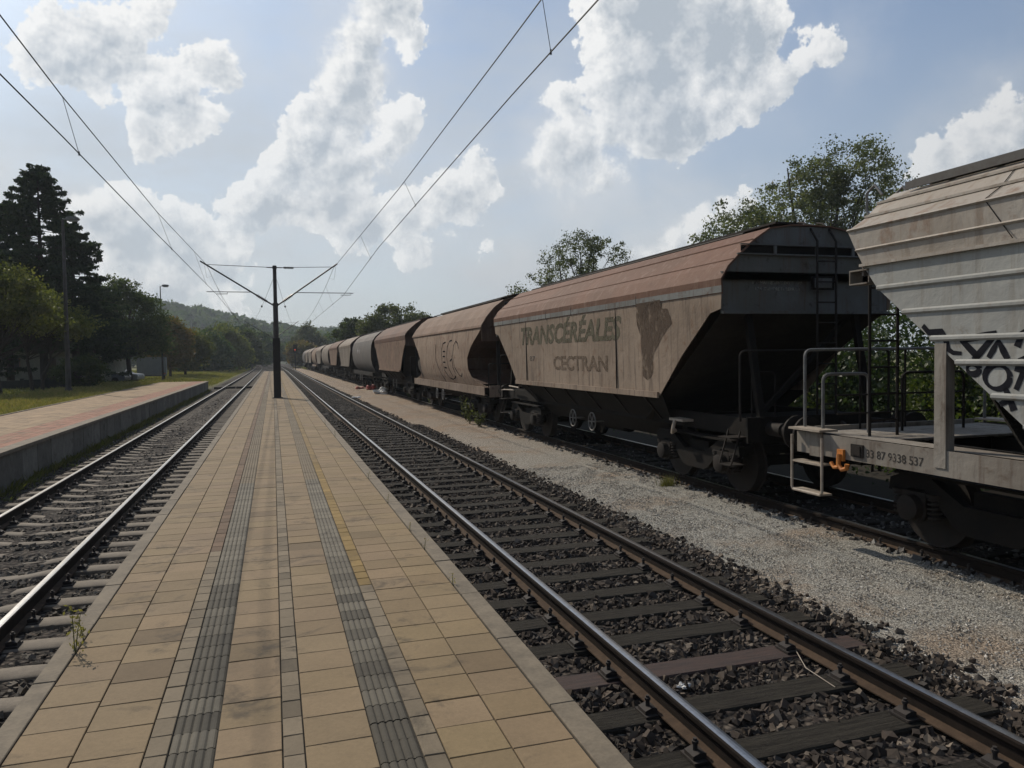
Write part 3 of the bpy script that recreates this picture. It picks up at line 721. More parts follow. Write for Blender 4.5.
def roof_sheet(name, prof, half, mat, t, seams=(), over=.0):
    """prof from eaves to ridge on the +x side, mirrored; closed thick sheet"""
    full = [(-x, z) for x, z in prof] + [(x, z) for x, z in reversed(prof[:-1] if prof[-1][0] == 0 else prof)]
    inner = [(x*.985, z-.02) for x, z in full]; b = MB()
    n = len(full); ysl = [-half, half]; vs = [(x, y, z) for y in ysl for x, z in full+inner]; m2 = 2*n; fs = []
    for k in range(n-1): fs += [(k, k+1, m2+k+1, m2+k), (n+k, n+k+1, m2+n+k+1, m2+n+k), (k, k+1, n+k+1, n+k), (m2+k, m2+k+1, m2+n+k+1, m2+n+k)]
    fs += [(0, n, m2+n, m2), (n-1, 2*n-1, m2+2*n-1, m2+n-1)]
    b.add(vs, fs); o = b.build(name, mat, t)
    if seams:
        s2 = MB()
        for (x, z) in seams:
            for s in (-1, 1): s2.box(s*x-.012, s*x+.012, -half+.02, half-.02, z-.002, z+.012)
        s2.build('roof_seam', mat, t)
    return o
def end_plate(name, prof, y, mat, t, zb, thick=.03):
    full = [(-x, z) for x, z in prof] + [(x, z) for x, z in reversed(prof)]
    full = [(x*.985, z-.012) for x, z in full]; full = full + [(prof[0][0]*.985, zb), (-prof[0][0]*.985, zb)]
    out = []
    for p in full:
        if not out or (abs(p[0]-out[-1][0])+abs(p[1]-out[-1][1])) > 1e-4: out.append(p)
    b = MB(); b.prism(out, 'y', y-thick/2, y+thick/2); return b.build(name, mat, t)
def ladder(t, x, y, z0, z1, w=.32, across='x', mat=None, top_bend=None, name='ladder'):
    b = MB()
    for s in (-1, 1):
        p = [(x+s*w/2, y, z0), (x+s*w/2, y, z1)] if across == 'x' else [(x, y+s*w/2, z0), (x, y+s*w/2, z1)]
        if top_bend: p = p + [(p[1][0]+top_bend[0]*k, p[1][1]+top_bend[1]*k, p[1][2]+top_bend[2]*(1-(1-k)**2)) for k in (.35, .7, 1)]
        b.tube(p, .018, 6)
    z = z0+.2
    while z < z1:
        a = (x-w/2, y, z) if across == 'x' else (x, y-w/2, z); c = (x+w/2, y, z) if across == 'x' else (x, y+w/2, z)
        b.tube([a, c], .012, 5); z += .3
    return b.build(name, mat or M['metal_dark'], t, smooth=True)
def hoop(t, pts, mat=None, r=.018, rad=.09):
    P_ = [Vector(p) for p in pts]; out = [P_[0]]
    for i in range(1, len(P_)-1):
        a = (P_[i-1]-P_[i]).normalized(); c = (P_[i+1]-P_[i]).normalized()
        for k in (0, .25, .5, .75, 1): out.append(P_[i] + a*rad*(1-k)**2 + c*rad*k**2)
    out.append(P_[-1]); b = MB(); b.tube(out, r, 7); return b.build('handrail', mat or M['metal_dark'], t, smooth=True)
def step_frame(t, x, y, z0, z1, w, mat, n=2):
    b = MB()
    b.tube([(x, y-w/2, z1), (x, y-w/2, z0+.03), (x, y-w/2+.03, z0), (x, y+w/2-.03, z0), (x, y+w/2, z0+.03), (x, y+w/2, z1)], .017, 7)
    for k in range(n): b.box(x-.01, x+.15, y-w/2+.01, y+w/2-.01, z0+(z1-z0)*k/n*1.05-.012+.002, z0+(z1-z0)*k/n*1.05+.012)
    return b.build('step', mat, t)
def walkway(t, half, z, x=.0, w=.5):
    b = MB(); b.box(x-w/2, x+w/2, -half, half, z+.10, z+.13)
    for y in np.arange(-half+.2, half, 1.2): b.box(x-w/2+.03, x+w/2-.03, y-.02, y+.02, z-.03, z+.099)
    b.build('roof_walkway', M['metal_dark'], t)
    b = MB()
    for s in (-1, 1): b.tube([(x+s*(w/2+.35), -half+.3, z-.02), (x+s*(w/2+.35), half-.3, z-.02)], .022, 6)
    b.build('hatch_bar', M['metal_dark'], t)

def wagon_trapezoid(yc, pal, label, hs=6.15, bodyhalf=5.9, detail=True, fr=1.06):
    t = empty('hopper_wagon', (XC, yc, 0), label, 'railway wagon', 'grain hopper wagons of one freight train')
    P_ = PAINT[pal]; bh = bodyhalf
    ytab = interp([(1.42, bh-1.95), (1.46, bh-1.95), (2.11, bh-1.18), (2.71, bh-.42), (2.76, bh-.06), (3.2, bh)])
    loft_shell('side_panel', [(1.46, 1.44), (1.475, 2.1), (1.485, 2.72), (1.49, 2.77), (1.5, 3.02)], lambda z: -ytab(z), ytab, P_['side'], t)
    for s in (-1, 1):
        b = MB(); b.box(s*1.47, s*1.505, -bh+1.96, bh-1.96, 1.40, 1.50); b.build('lower_rim', P_['side'], t)
        if P_['band']:
            b = MB(); b.box(s*1.503, s*1.515, -bh, bh, 3.0, 3.19)
            b.build('eaves_band', P_['band'], t)
            for y in (-3.2, -.1, 1.5, 3.5, 5.0): MB().box(s*1.5, s*1.5175, y-.010, y+.010, 2.98, 3.21).build('panel_joint', M['metal_dark'], t)
            for y in (-2.3, 3.05): MB().prism([(s*1.468, 1.5), (s*1.487, 1.5), (s*1.502, 2.99), (s*1.482, 2.99)] if s > 0 else [(s*1.487, 1.5), (s*1.468, 1.5), (s*1.482, 2.99), (s*1.502, 2.99)], 'y', y-.008, y+.008).build('panel_joint', M['metal_dark'], t)
    prof = [(1.51, 3.0), (1.52, 3.2), (1.40, 3.39), (1.19, 3.585), (.98, 3.765), (.70, 3.945), (.35, 4.0), (0, 4.01)]
    roof_sheet('roof', prof, bh, P_['roof'], t, seams=[(1.30, 3.478), (.98, 3.765)] if detail else ())
    pr2 = [(1.5, 3.2), (1.40, 3.39), (1.19, 3.585), (.98, 3.765), (.70, 3.945), (.35, 3.99)]
    for e in (-1, 1):
        end_plate('end_wall', pr2, e*(bh-.045), P_['end'], t, 3.30)
        b = MB(); b.box(-1.46, 1.46, e*(bh-.10)-.012, e*(bh-.10)+.012, 2.72, 3.31); b.box(-1.46, 1.46, e*(bh-.06)-.03, e*(bh-.06)+.03, 2.70, 2.74)
        b.build('end_wall', P_['end'], t)
        if detail:
            b = MB(); b.box(-1.18, 1.18, e*(bh-.02)-.008, e*(bh-.02)+.008, 3.57, 3.68); b.build('end_slot_shade', M['metal_black'], t)  # black strip painted in for the shaded inside of the end channel
            b = MB(); b.box(-1.2, 1.2, e*(bh+.0)-.02, e*(bh+.0)+.02, 3.685, 3.70); b.box(-1.25, 1.25, e*bh-.02, e*bh+.02, 3.545, 3.565)
            for x in (-.62, .1, .75): b.box(x-.02, x+.02, e*bh-.015, e*bh+.015, 3.566, 3.684)
            b.build('end_channel', P_['end'], t)
        b = MB(); yo = e*(bh-.12); yi = e*(bh-3.0)
        for (a, c, d_, f_) in [((-1.44, yo, 2.72), (1.44, yo, 2.72), (1.2, yi, .95), (-1.2, yi, .95))]:
            n = [a, c, d_, f_]; b.add([Vector(p) for p in n]+[Vector(p)+Vector((0, e*.02, .02)) for p in n], [(0, 1, 2, 3), (7, 6, 5, 4), (0, 4, 5, 1), (1, 5, 6, 2), (2, 6, 7, 3), (3, 7, 4, 0)])
        b.build('end_slope', M['end_dark'], t)
        b = MB()
        for s in (-1, 1):
            b.bar((s*.95, e*(hs-.12), 1.18), (s*.95, e*(bh-.2), 2.72), .10, .08, (0, 1, 0))
        b.bar((-.9, e*(hs-.2), 1.25), (.9, e*(bh-.3), 2.65), .07, .05, (0, 1, 0))
        b.build('end_strut', M['metal_black'], t)
        # railings of the end platform
        hoop(t, [(-1.30, e*(hs-.12), 1.16), (-1.30, e*(hs-.12), 2.16), (1.30, e*(hs-.12), 2.16), (1.30, e*(hs-.12), 1.16)])
        if detail:
            hoop(t, [(-.95, e*(hs-.35), 1.16), (-.95, e*(hs-.35), 1.85), (-.55, e*(hs-.35), 1.85), (-.55, e*(hs-.35), 1.16)], r=.012)
            ladder(t, .18, e*(bh+.12), 1.16, 3.75, .33, top_bend=(0, -e*.42, .34))
            b = MB(); b.box(-.02, .38, e*(bh+.03)-.01, e*(bh+.03)+.01, 3.05, 3.25); b.build('end_notice_board', M['metal_black'], t)
            b = MB(); b.box(.03, .33, e*(bh+.05)-.006, e*(bh+.05)+.006, 3.08, 3.22); b.build('notice_plate', P_['end'], t)
    # hopper below the panel, with triangular ribs
    b = MB()
    for s in (-1, 1):
        p = [(s*1.44, -bh+1.9, 1.45), (s*1.44, bh-1.9, 1.45), (s*.75, bh-2.6, .62), (s*.75, -bh+2.6, .62)]
        b.add(p+[(x-s*.02, y, z) for x, y, z in p], [(0, 1, 2, 3), (7, 6, 5, 4), (0, 4, 5, 1), (1, 5, 6, 2), (2, 6, 7, 3), (3, 7, 4, 0)])
    b.build('hopper', M['metal_black'], t)
    for y in np.linspace(-3.3, 3.3, 6):
        for s in (-1, 1): MB().prism([(s*1.455, 1.412), (s*1.05, 1.412), (s*1.03, 1.0), (s*1.09, .99)], 'y', y-.02, y+.02).build('hopper_rib', M['metal_dark'], t)
    walkway(t, bh-.5, 4.0, 0, .5)
    common(t, hs, fr, frame=M['metal_black'], bog=hs-1.75)
    for e in (-1, 1):
        b = MB(); b.box(-1.38, -1.05, e*(hs-.42)-.16, e*(hs-.42)+.16, .90, .915); b.box(-1.38, -1.12, e*(hs-.42)-.15, e*(hs-.42)+.15, .50, .515)
        for k in (-.15, .15): b.bar((-1.36, e*(hs-.42)+k, .5), (-1.20, e*(hs-.42)+k, 1.0), .02)
        b.build('step', M['metal_dark'], t)
    return t
def sheet_poly(name, pts3, mat, t, off=-.006):
    """a painted patch lying on a side sheet (pts in wagon space)"""
    b = MB(); b.add([(x+off, y, z) for x, y, z in pts3], [tuple(range(len(pts3)))])
    me = b.mesh(name, mat if mat else []); bm = bmesh.new(); bm.from_mesh(me); bmesh.ops.triangulate(bm, faces=bm.faces); bm.to_mesh(me); bm.free()
    return link(name, me, t)
def stroke(b, pts, w, xf, off=.006):
    """flat sprayed line on a side sheet; pts=(y,z); xf(z)=half width of the sheet"""
    P_ = []
    for i in range(len(pts)-1):
        a, c = np.array(pts[i]), np.array(pts[i+1]); n = max(1, int(np.linalg.norm(c-a)/.08))
        P_ += [a+(c-a)*k/n for k in range(n)]
    P_.append(np.array(pts[-1])); L = []
    for i, p in enumerate(P_):
        d = P_[min(i+1, len(P_)-1)]-P_[max(i-1, 0)]; d = d/(np.linalg.norm(d)+1e-9); n = np.array((-d[1], d[0])); ww = w*(.85+.3*math.sin(i*.7))
        L.append((p+n*ww/2, p-n*ww/2))
    vs = [(-(xf(q[1])+off), q[0], q[1]) for pr in L for q in pr]
    b.add(vs, [(2*i, 2*i+1, 2*i+3, 2*i+2) for i in range(len(L)-1)])
def ell(cx, cz, ry, rz, n=22, a0=0, a1=2*math.pi): return [(cx+ry*math.cos(a), cz+rz*math.sin(a)) for a in np.linspace(a0, a1, n)]

# the brown wagon with the worn lettering
w2 = wagon_trapezoid(15.5, 'brown', 'brown hopper wagon with worn TRANSCÉRÉALES lettering and a pinkish rust roof')
mt, g, out = newmat('worn_lettering'); at = g.n('ShaderNodeAttribute'); at.attribute_name = 'tint'; t_ = g.n('ShaderNodeTexCoord')
pb_ = pbsdf(g, out, at.outputs['Color'], .85, spec=.1); nz = g.noise(g.vmath('MULTIPLY', t_.outputs['Object'], (1, 1, .5)), 7, 6, .75)
tr_ = g.n('ShaderNodeBsdfTransparent'); mx = g.n('ShaderNodeMixShader'); g.put(g.math('MULTIPLY_ADD', g.sstep(nz.outputs['Fac'], .46, .60), -.7, .95), mx.inputs[0])
g.nt.links.new(tr_.outputs[0], mx.inputs[1]); g.nt.links.new(pb_.outputs[0], mx.inputs[2]); g.nt.links.new(mx.outputs[0], out.inputs[0]); M['letter'] = mt
def worn(me, col):
    a = me.color_attributes.new('tint', 'FLOAT_COLOR', 'POINT'); a.data.foreach_set('color', np.tile(np.array((*col, 1), np.float32), len(me.vertices)))
    me.materials.append(M['letter']); return me
def panelx(z): return float(np.interp(z, [1.44, 2.1, 2.72, 2.99, 3.0, 3.2], [1.46, 1.475, 1.485, 1.499, 1.515, 1.516]))
def side_text(body, y0, y1, z0, z1, t, name='lettering', x=-1.495, shear=.0, bold=.012, col=(.095, .092, .058)):
    """text on the -x side between y0 (reader's left, far) and y1"""
    me = text_mesh(body, 1, shear, bold)
    xsv = [v.co.x for v in me.vertices]; zsv = [v.co.y for v in me.vertices]; a, c, d_, f_ = min(xsv), max(xsv), min(zsv), max(zsv)
    def tr(p):
        z = z0+(z1-z0)*(p.y-d_)/(f_-d_); return Vector((-panelx(z)-.003-max(0, p.z), y0+(y1-y0)*(p.x-a)/(c-a), z))
    map_verts(me, tr)
    return link(name, worn(me, col), t)
side_text('TRANSCÉRÉALES', 18.95-15.5, 12.95-15.5, 2.40, 2.96, w2, shear=.25, bold=.035, col=(.135, .122, .085))
side_text('CECTRAN', 16.6-15.5, 13.6-15.5, 1.80, 2.12, w2, x=-1.478, bold=.03, col=(.175, .13, .095))
side_text('87', 18.3-15.5, 17.9-15.5, 2.0, 2.12, w2, x=-1.478, col=(.1, .09, .08))
em = []
for px, py in [(775, 80), (915, 55), (920, 105), (955, 105), (972, 190), (935, 240), (900, 300), (865, 370), (862, 470), (845, 500), (830, 515), (805, 490), (800, 380), (795, 260), (775, 200)]:
    p = onX(500+px/5.689, 290+py/5.689, XC-1.5); em.append((-panelx(p.z)+.001, p.y-15.5, p.z))
eme = sheet_poly('painted_emblem', em, None, w2); eme.data.materials.clear(); worn(eme.data, (.105, .076, .056))
# small print on the end wall facing the camera
def end_text(lines, x, z, y, size, t, col=(.33, .33, .3)):
    for i, s_ in enumerate(lines):
        me = text_mesh(s_, size, 0, .001); map_verts(me, lambda p: Vector((x+p.x, y-p.z, z-i*size*1.35+p.y)))
        link('lettering', worn(me, col), t)
end_text(['ATTENTION', 'LE CHARGEMENT DOIT ETRE', 'UNIFORMEMENT REPARTI'], -.52, 3.22, -5.823, .066, w2, (.30, .29, .26))
b = MB(); b.box(-1.26, -1.06, -4.35, -3.9, 1.02, 1.06); b.tube([(-1.26, -4.1, 1.04), (-1.30, -4.1, .9), (-1.27, -4.02, .82), (-1.2, -4.02, .86)], .03, 7); b.build('shunting_hook', M['cream'], w2, smooth=True)
b = MB(); b.tube([(-1.3, 5.9, .95), (-1.3, 5.9, 1.15), (-1.3, 5.7, 1.17), (-1.15, 5.2, 1.17)], .02, 7); b.tube([(-1.2, 5.5, 1.28), (-1.2, 4.6, 1.26)], .02, 7); b.build('grab_handle', M['cream'], w2, smooth=True)

# the pale wagon with bulging sides and a cream sill
def wagon_curved(yc, pal, label, hs=6.15, cut=True, xs=1.42):
    t = empty('hopper_wagon', (XC, yc, 0), label, 'railway wagon', 'grain hopper wagons of one freight train'); P_ = PAINT[pal]
    if cut:
        prof = [(1.30, 1.18), (1.40, 1.45), (1.47, 1.8), (1.50, 2.2), (1.50, 2.6), (1.46, 3.05)]
        ytab = interp([(1.18, 6.1), (1.31, 5.0), (1.45, 4.5), (1.69, 4.25), (2.08, 4.28), (2.41, 4.75), (2.95, 5.95), (3.05, 6.1)])
        zz_ = sorted(set([p[1] for p in prof]+[1.24, 1.31, 1.38, 1.55, 1.69, 1.95, 2.08, 2.41, 2.75, 2.95])); px_ = interp([(z, x) for x, z in prof])
        loft_shell('side_panel', [(px_(z), z) for z in zz_], lambda z: -ytab(z), ytab, P_['side'], t)
        rp = [(1.50, 3.03), (1.48, 3.10), (1.30, 3.38), (1.05, 3.66), (.75, 3.88), (.4, 3.97), (0, 4.0)]; bh = 6.12; ezb = 2.6
    else:
        prof = [(.95, 1.12), (1.18, 1.3), (1.38, 1.6), (1.48, 2.0), (1.52, 2.5), (1.48, 2.95), (1.36, 3.3)]
        ytab = interp([(1.12, 5.3), (1.6, 5.85), (2.5, 6.1), (3.3, 6.1)]); px_ = interp([(z, x) for x, z in prof])
        loft_shell('side_panel', prof, lambda z: -ytab(z), ytab, P_['side'], t)
        rp = [(1.37, 3.28), (1.17, 3.56), (.85, 3.82), (.45, 3.96), (0, 4.0)]; bh = 6.1; ezb = 3.2
    roof_sheet('roof', rp, bh, P_['roof'], t)
    for e in (-1, 1):
        end_plate('end_wall', rp[1:-1], e*(bh-.06), P_['end'], t, ezb)
        if cut:
            b = MB(); zl = [3.0, 2.8, 2.41, 2.08, 1.69, 1.45, 1.25]; yl = [ytab(z)-.12 for z in zl]
            for k in range(6):
                xa, xb = px_(zl[k])-.02, px_(zl[k+1])-.02; p = [(-xa, e*yl[k], zl[k]), (xa, e*yl[k], zl[k]), (xb, e*yl[k+1], zl[k+1]), (-xb, e*yl[k+1], zl[k+1])]
                b.add([Vector(q) for q in p]+[Vector(q)+Vector((0, -e*.03, -.01)) for q in p], [(0, 1, 2, 3), (7, 6, 5, 4), (0, 4, 5, 1), (1, 5, 6, 2), (2, 6, 7, 3), (3, 7, 4, 0)])
            b.build('end_slope', P_['end'], t)
        else:
            b = MB(); full = [(-x, z) for x, z in prof]+[(x, z) for x, z in reversed(prof)]; b.prism([(x*.98, z) for x, z in full], 'y', e*(bh-.85)-.02, e*(bh-.85)+.02); b.box(-1.3, 1.3, e*(bh-.85), e*(bh-.08), 3.2, 3.23); b.build('end_slope', P_['end'], t)
        b = MB()
        for s in (-1, 1): b.bar((s*.9, e*(hs-.15), 1.18), (s*.9, e*(bh-.2), 2.7), .10, .08, (0, 1, 0))
        b.build('end_strut', M['metal_dark'], t)
        hoop(t, [(-1.25, e*(hs-.1), 1.16), (-1.25, e*(hs-.1), 1.9), (1.25, e*(hs-.1), 1.9), (1.25, e*(hs-.1), 1.16)])
        ladder(t, -.2, e*(bh+.1), 1.16, 3.7, .33)
    b = MB()
    for s in (-1, 1):
        p = [(s*1.25, -3.9, 1.15), (s*1.25, 3.9, 1.15), (s*.6, 3.2, .55), (s*.6, -3.2, .55)]
        b.add(p+[(x-s*.02, y, z) for x, y, z in p], [(0, 1, 2, 3), (7, 6, 5, 4), (0, 4, 5, 1), (1, 5, 6, 2), (2, 6, 7, 3), (3, 7, 4, 0)])
    b.build('hopper', M['metal_black'], t)
    walkway(t, bh-.5, 3.98, 0, .5)
    common(t, hs, xs, frame=P_['frame'], bog=hs-1.75)
    t['px'] = 0; del t['px']
    return t, px_
w3, px3 = wagon_curved(29.05, 'pale', 'pale rusty hopper wagon with bulging sides, cream sill and sprayed looped letters')
def P3(px, py):
    p = onX(400+px/6.983, 330+py/6.983, XC-1.5); return (p.y-29.05, p.z)
gb = MB(); sx3 = lambda z: px3(min(3.05, max(1.18, z)))
for seg in ([(318, 85), (300, 95), (290, 140), (292, 220), (300, 280), (325, 335), (345, 345), (362, 335), (372, 320)], [(300, 150), (316, 150)], [(298, 185), (314, 185)], [(298, 225), (314, 225)], [(303, 260), (320, 265)],
            [(362, 72), (345, 78), (330, 120), (325, 200), (335, 280), (352, 325)], [(345, 218), (362, 200), (360, 178)], [(362, 205), (362, 260), (375, 310)],
            [(408, 130), (402, 92), (388, 78), (373, 110), (368, 180), (375, 260), (395, 312), (410, 325), (420, 300)], [(250, 100), (248, 200), (268, 290), (290, 360)]):
    stroke(gb, [P3(*p) for p in seg], .045, sx3)
link('graffiti', gb.mesh('graffiti', M['spray']), w3)
pp = [P3(*p) for p in ((108, 212), (150, 212), (160, 330), (118, 318))]; pb = MB()
stroke(pb, [((pp[0][0]+pp[1][0])/2, pp[0][1]), ((pp[2][0]+pp[3][0])/2, pp[2][1])], .55, sx3); link('dark_repair_patch', pb.mesh('patch', weathered('patch', (.10, .085, .07), (.08, .07, .06), (.07, .05, .04), amt=.4)), w3)
# rest of the train
PITCH_ = 13.75
wagon_trapezoid(43.0, 'rust', 'dark rust hopper wagon, fourth from the silver one, above the scattered rubbish', detail=False)
w5, px5 = wagon_curved(56.9, 'grey', 'grey barrel-sided hopper wagon with a small white mark, behind the dark rust wagon', cut=False)
mk = MB(); M['mark'] = simple('white_mark', (.42, .42, .4), (.3, .3, .29), 9, .8)
for seg in ([(2.2, 2.9), (2.2, 2.45)], [(2.2, 2.68), (1.7, 2.68), (1.7, 2.45)], [(1.2, 2.75), (.9, 2.45), (.6, 2.75)]): stroke(mk, seg, .13, px5)
link('white_marking', mk.mesh('mark', M['mark']), w5)
far = [(70.6, 'beige', 1, 'beige hopper wagon with straight sloping ends, just behind the grey barrel-sided wagon'),
       (84.4, 'rust', 1, 'orange-brown hopper wagon, sixth from the silver one, between a beige and a rounded wagon'),
       (98.2, 'beige', 0, 'rounded beige hopper wagon behind the orange-brown one, seventh from the silver wagon'),
       (112.0, 'beige', 1, 'small pale straight-sided hopper wagon far down the train, fifth from its far end'),
       (125.8, 'pale', 0, 'rounded reddish hopper wagon far down the train, fourth from its far end'),
       (139.6, 'beige', 1, 'pale straight-sided hopper wagon far down the train, third from its far end'),
       (153.4, 'beige', 1, 'pale hopper wagon next to the last one at the far end of the train'),
       (167.2, 'grey', 0, 'last hopper wagon at the far end of the train, beside the green embankment')]
for yc, pal, kind, lab in far:
    if kind: wagon_trapezoid(yc, pal, lab, detail=False)
    else: wagon_curved(yc, pal, lab, cut=False)

# the silver wagon in the foreground, cut by the edge of the photograph
Y1 = .90
w1t = empty('hopper_wagon', (XC, Y1, 0), 'silver ribbed hopper wagon nearest the camera, with black graffiti and numbered sill', 'railway wagon', 'grain hopper wagons of one freight train')
PS = PAINT['silver']; HS1 = 7.07
yt1 = interp([(1.0, 4.35-Y1), (1.47, 4.98-Y1), (2.8, 6.66-Y1), (3.0, 6.85-Y1), (3.08, 6.87-Y1), (3.3, 6.98-Y1), (3.46, 7.07-Y1)])
loft_shell('side_panel', [(1.49, 1.12), (1.495, 1.47), (1.5, 2.25), (1.5, 2.8), (1.5, 3.06)], lambda z: -yt1(z), yt1, PS['side'], w1t)
loft_shell('upper_side', [(1.505, 3.075), (1.525, 3.23), (1.53, 3.46)], lambda z: -yt1(z), yt1, PS['roof'], w1t)
for s in (-1, 1):
    b = MB()
    for z in (2.8, 2.53, 2.25, 2.02, 1.72, 1.47, 1.2):
        y = yt1(z)-.01
        b.prism([(s*1.502, z+.03), (s*1.524, z+.012), (s*1.524, z-.012), (s*1.502, z-.03)], 'y', -y, y)
    b.build('side_rib', PS['side'], w1t)
    b = MB(); y = yt1(3.07)+.01; b.box(s*1.49, s*1.545, -y, y, 3.045, 3.075); b.build('waist_rail', PS['roof'], w1t)
    b = MB()
    for z, x in ((3.23, 1.527), (3.46, 1.532)):
        y = yt1(z)-.004; b.prism([(s*x, z+.018), (s*(x+.022), z), (s*x, z-.018)], 'y', -y, y)
    y = yt1(3.46); b.bar((s*1.29, -y, 3.625), (s*1.29, y, 3.625), .03, .025); b.bar((s*1.12, -y, 3.785), (s*1.12, y, 3.785), .03, .025)
    b.build('roof_rib', PS['roof'], w1t)
    for yj in (5.3-Y1, 2.6-Y1, -.9, -3.6):
        b = MB(); b.tube([(s*1.525, yj-.22, 3.09), (s*1.533, yj+.04, 3.455), (s*1.53, yj+.06, 3.47), (s*1.30, yj+.08, 3.612), (s*1.13, yj+.10, 3.77)], .0045, 5); b.build('panel_joint', M['metal_dark'], w1t)
rp1 = [(1.53, 3.46), (1.29, 3.61), (1.12, 3.77), (.90, 3.90), (.45, 3.98), (0, 4.0)]
roof_sheet('roof', rp1, yt1(3.46), PS['roof'], w1t)
for e in (-1, 1):
    end_plate('end_wall', [(1.52, 3.10)]+rp1[:-1], e*(yt1(3.2)-.06), PS['end'], w1t, 2.95)
    b = MB(); p = [(-1.47, e*(yt1(3.0)-.06), 3.0), (1.47, e*(yt1(3.0)-.06), 3.0), (1.3, e*(yt1(1.0)-.2), 1.0), (-1.3, e*(yt1(1.0)-.2), 1.0)]
    b.add([Vector(q) for q in p]+[Vector(q)+Vector((0, -e*.02, -.02)) for q in p], [(0, 1, 2, 3), (7, 6, 5, 4), (0, 4, 5, 1), (1, 5, 6, 2), (2, 6, 7, 3), (3, 7, 4, 0)]); b.build('end_slope', PS['end'], w1t)
    for s in (-1, 1):
        yy = e*(5.84-Y1); b = MB()
        b.box(s*1.40, s*1.4965, yy-.065, yy-.055, 1.0, 2.20); b.box(s*1.497, s*1.507, yy-.065, yy+.07, 1.0, 2.20); b.box(s*1.40, s*1.4965, yy+.06, yy+.07, 1.0, 2.20)
        b.build('side_post', PS['frame'], w1t)
        b = MB(); b.bar((s*1.12, e*(5.05-Y1), 1.17), (s*1.26, e*(5.72-Y1), 2.25), .02, .42, (1, 0, 0)); b.build('inner_brace', M['sleeper_w'], w1t)
        x0, x1 = s*1.36, s*1.53; ya, yb = e*(6.78-Y1), e*(7.04-Y1); b = MB()
        b.box(x0, x1, ya, yb, 3.005, 3.02); b.box(x0, x1, ya, yb, 2.86, 2.875); b.box(x0, x1, yb-e*.012, yb, 2.8755, 3.0045); b.box(x0, x1-s*.03, ya, ya+e*.012, 2.8755, 3.0045)
        b.build('lamp_bracket', PS['frame'], w1t)
    # end railings, ladder
    yy = e*(7.92-Y1)
    hoop(w1t, [(-1.42, yy, 1.15), (-1.42, yy, 2.16), (1.42, yy, 2.16), (1.42, yy, 1.15)], M['galv'], .02)
    hoop(w1t, [(-1.40, e*(7.62-Y1), 1.15), (-1.40, e*(7.62-Y1), 1.87), (-.85, e*(7.5-Y1), 1.87), (-.85, e*(7.5-Y1), 1.15)], M['galv'], .02)
    hoop(w1t, [(-.35, e*(7.5-Y1), 1.15), (-.35, e*(7.5-Y1), 1.87), (.6, e*(7.5-Y1), 1.87), (.6, e*(7.5-Y1), 1.15)], M['metal_dark'], .017)
    b = MB()
    for z in (1.40, 1.62): b.tube([(-1.3, e*(7.5-Y1), z), (.6, e*(7.5-Y1), z)], .012, 6)
    for x in (-.6, .1): b.tube([(x, yy, 1.15), (x, yy, 2.16)], .014, 6)
    b.build('guard_bar', M['metal_dark'], w1t)
    ladder(w1t, -.955, e*(7.15-Y1), 1.15, 3.0, .39, mat=M['metal_dark'])
    for xg in (-1.15, -.76):
        b = MB(); b.tube([(xg, e*(7.06-Y1), 3.55), (xg, e*(7.2-Y1), 3.72), (xg, e*(7.2-Y1), 3.92), (xg, e*(7.08-Y1), 3.99), (xg, e*(6.97-Y1), 3.86)], .016, 6); b.build('ladder_grip', M['galv'], w1t, smooth=True)
    for s in (-1, 1):
        step_frame(w1t, s*1.555 if s < 0 else 1.42, e*(7.72-Y1), .46, 1.13, .54, M['cream'])
        b = MB(); b.box(s*1.34, s*1.60, e*(7.44-Y1), e*(8.0-Y1), 1.20, 1.225); b.build('step', M['cream'], w1t)
b = MB()
for s in (-1, 1):
    for k in range(-2, 3): b.box(s*.62, s*.96, k*2.35-1.15, k*2.35+1.15, 3.95, 3.985)
b.build('roof_hatch', M['mast'], w1t)
b = MB()
for s in (-1, 1): b.box(s*.98, s*1.005, -5.9, 5.9, 3.885, 3.965)
for y in np.arange(-5.6, 5.9, .55): b.box(-.97, .97, y-.02, y+.02, 3.90, 3.94)
b.build('hatch_trough', M['mast'], w1t)
common(w1t, HS1, 1.495, 1.17, .92, PS['frame'], bog=4.75, walk=False)
b = MB()
for s in (-1, 1): b.box(s*1.10, s*1.474, -HS1+.05, HS1-.05, 1.152, 1.166)
b.build('frame_deck', PS['frame'], w1t)
# number, hook, plate, graffiti on the side facing the platform
me = text_mesh('33 87 9338 537', 1, 0, .004, align='LEFT'); xsv = [v.co.x for v in me.vertices]; a_, c_ = min(xsv), max(xsv)
pa = onX(866, 453, XC-1.5); pb_ = onX(923, 463, XC-1.5)
map_verts(me, lambda p: Vector((-1.497-p.z, (pa.y+(pb_.y-pa.y)*(p.x-a_)/(c_-a_))-Y1, .985+p.y*.125)))
link('lettering', worn(me, (.055, .05, .045)), w1t)
ph = onX(842, 452, XC-1.5)
b = MB(); b.box(-1.53, -1.497, ph.y-Y1-.05, ph.y-Y1+.05, .90, 1.03); b.tube([(-1.54, ph.y-Y1, .98), (-1.55, ph.y-Y1, .86), (-1.55, ph.y-Y1-.06, .81), (-1.55, ph.y-Y1-.13, .83), (-1.55, ph.y-Y1-.14, .88)], .026, 8)
b.tube([(-1.55, ph.y-Y1, .83), (-1.55, ph.y-Y1+.07, .82), (-1.55, ph.y-Y1+.12, .87)], .022, 8); b.build('towing_hook', M['orange'], w1t, smooth=True)
pq = onX(857.5, 449, XC-1.5); b = MB(); b.box(-1.515, -1.497, pq.y-Y1-.09, pq.y-Y1+.09, .97, 1.11); b.box(-1.525, -1.516, pq.y-Y1-.06, pq.y-Y1+.06, .99, 1.09); b.build('plate_holder', M['metal_dark'], w1t)
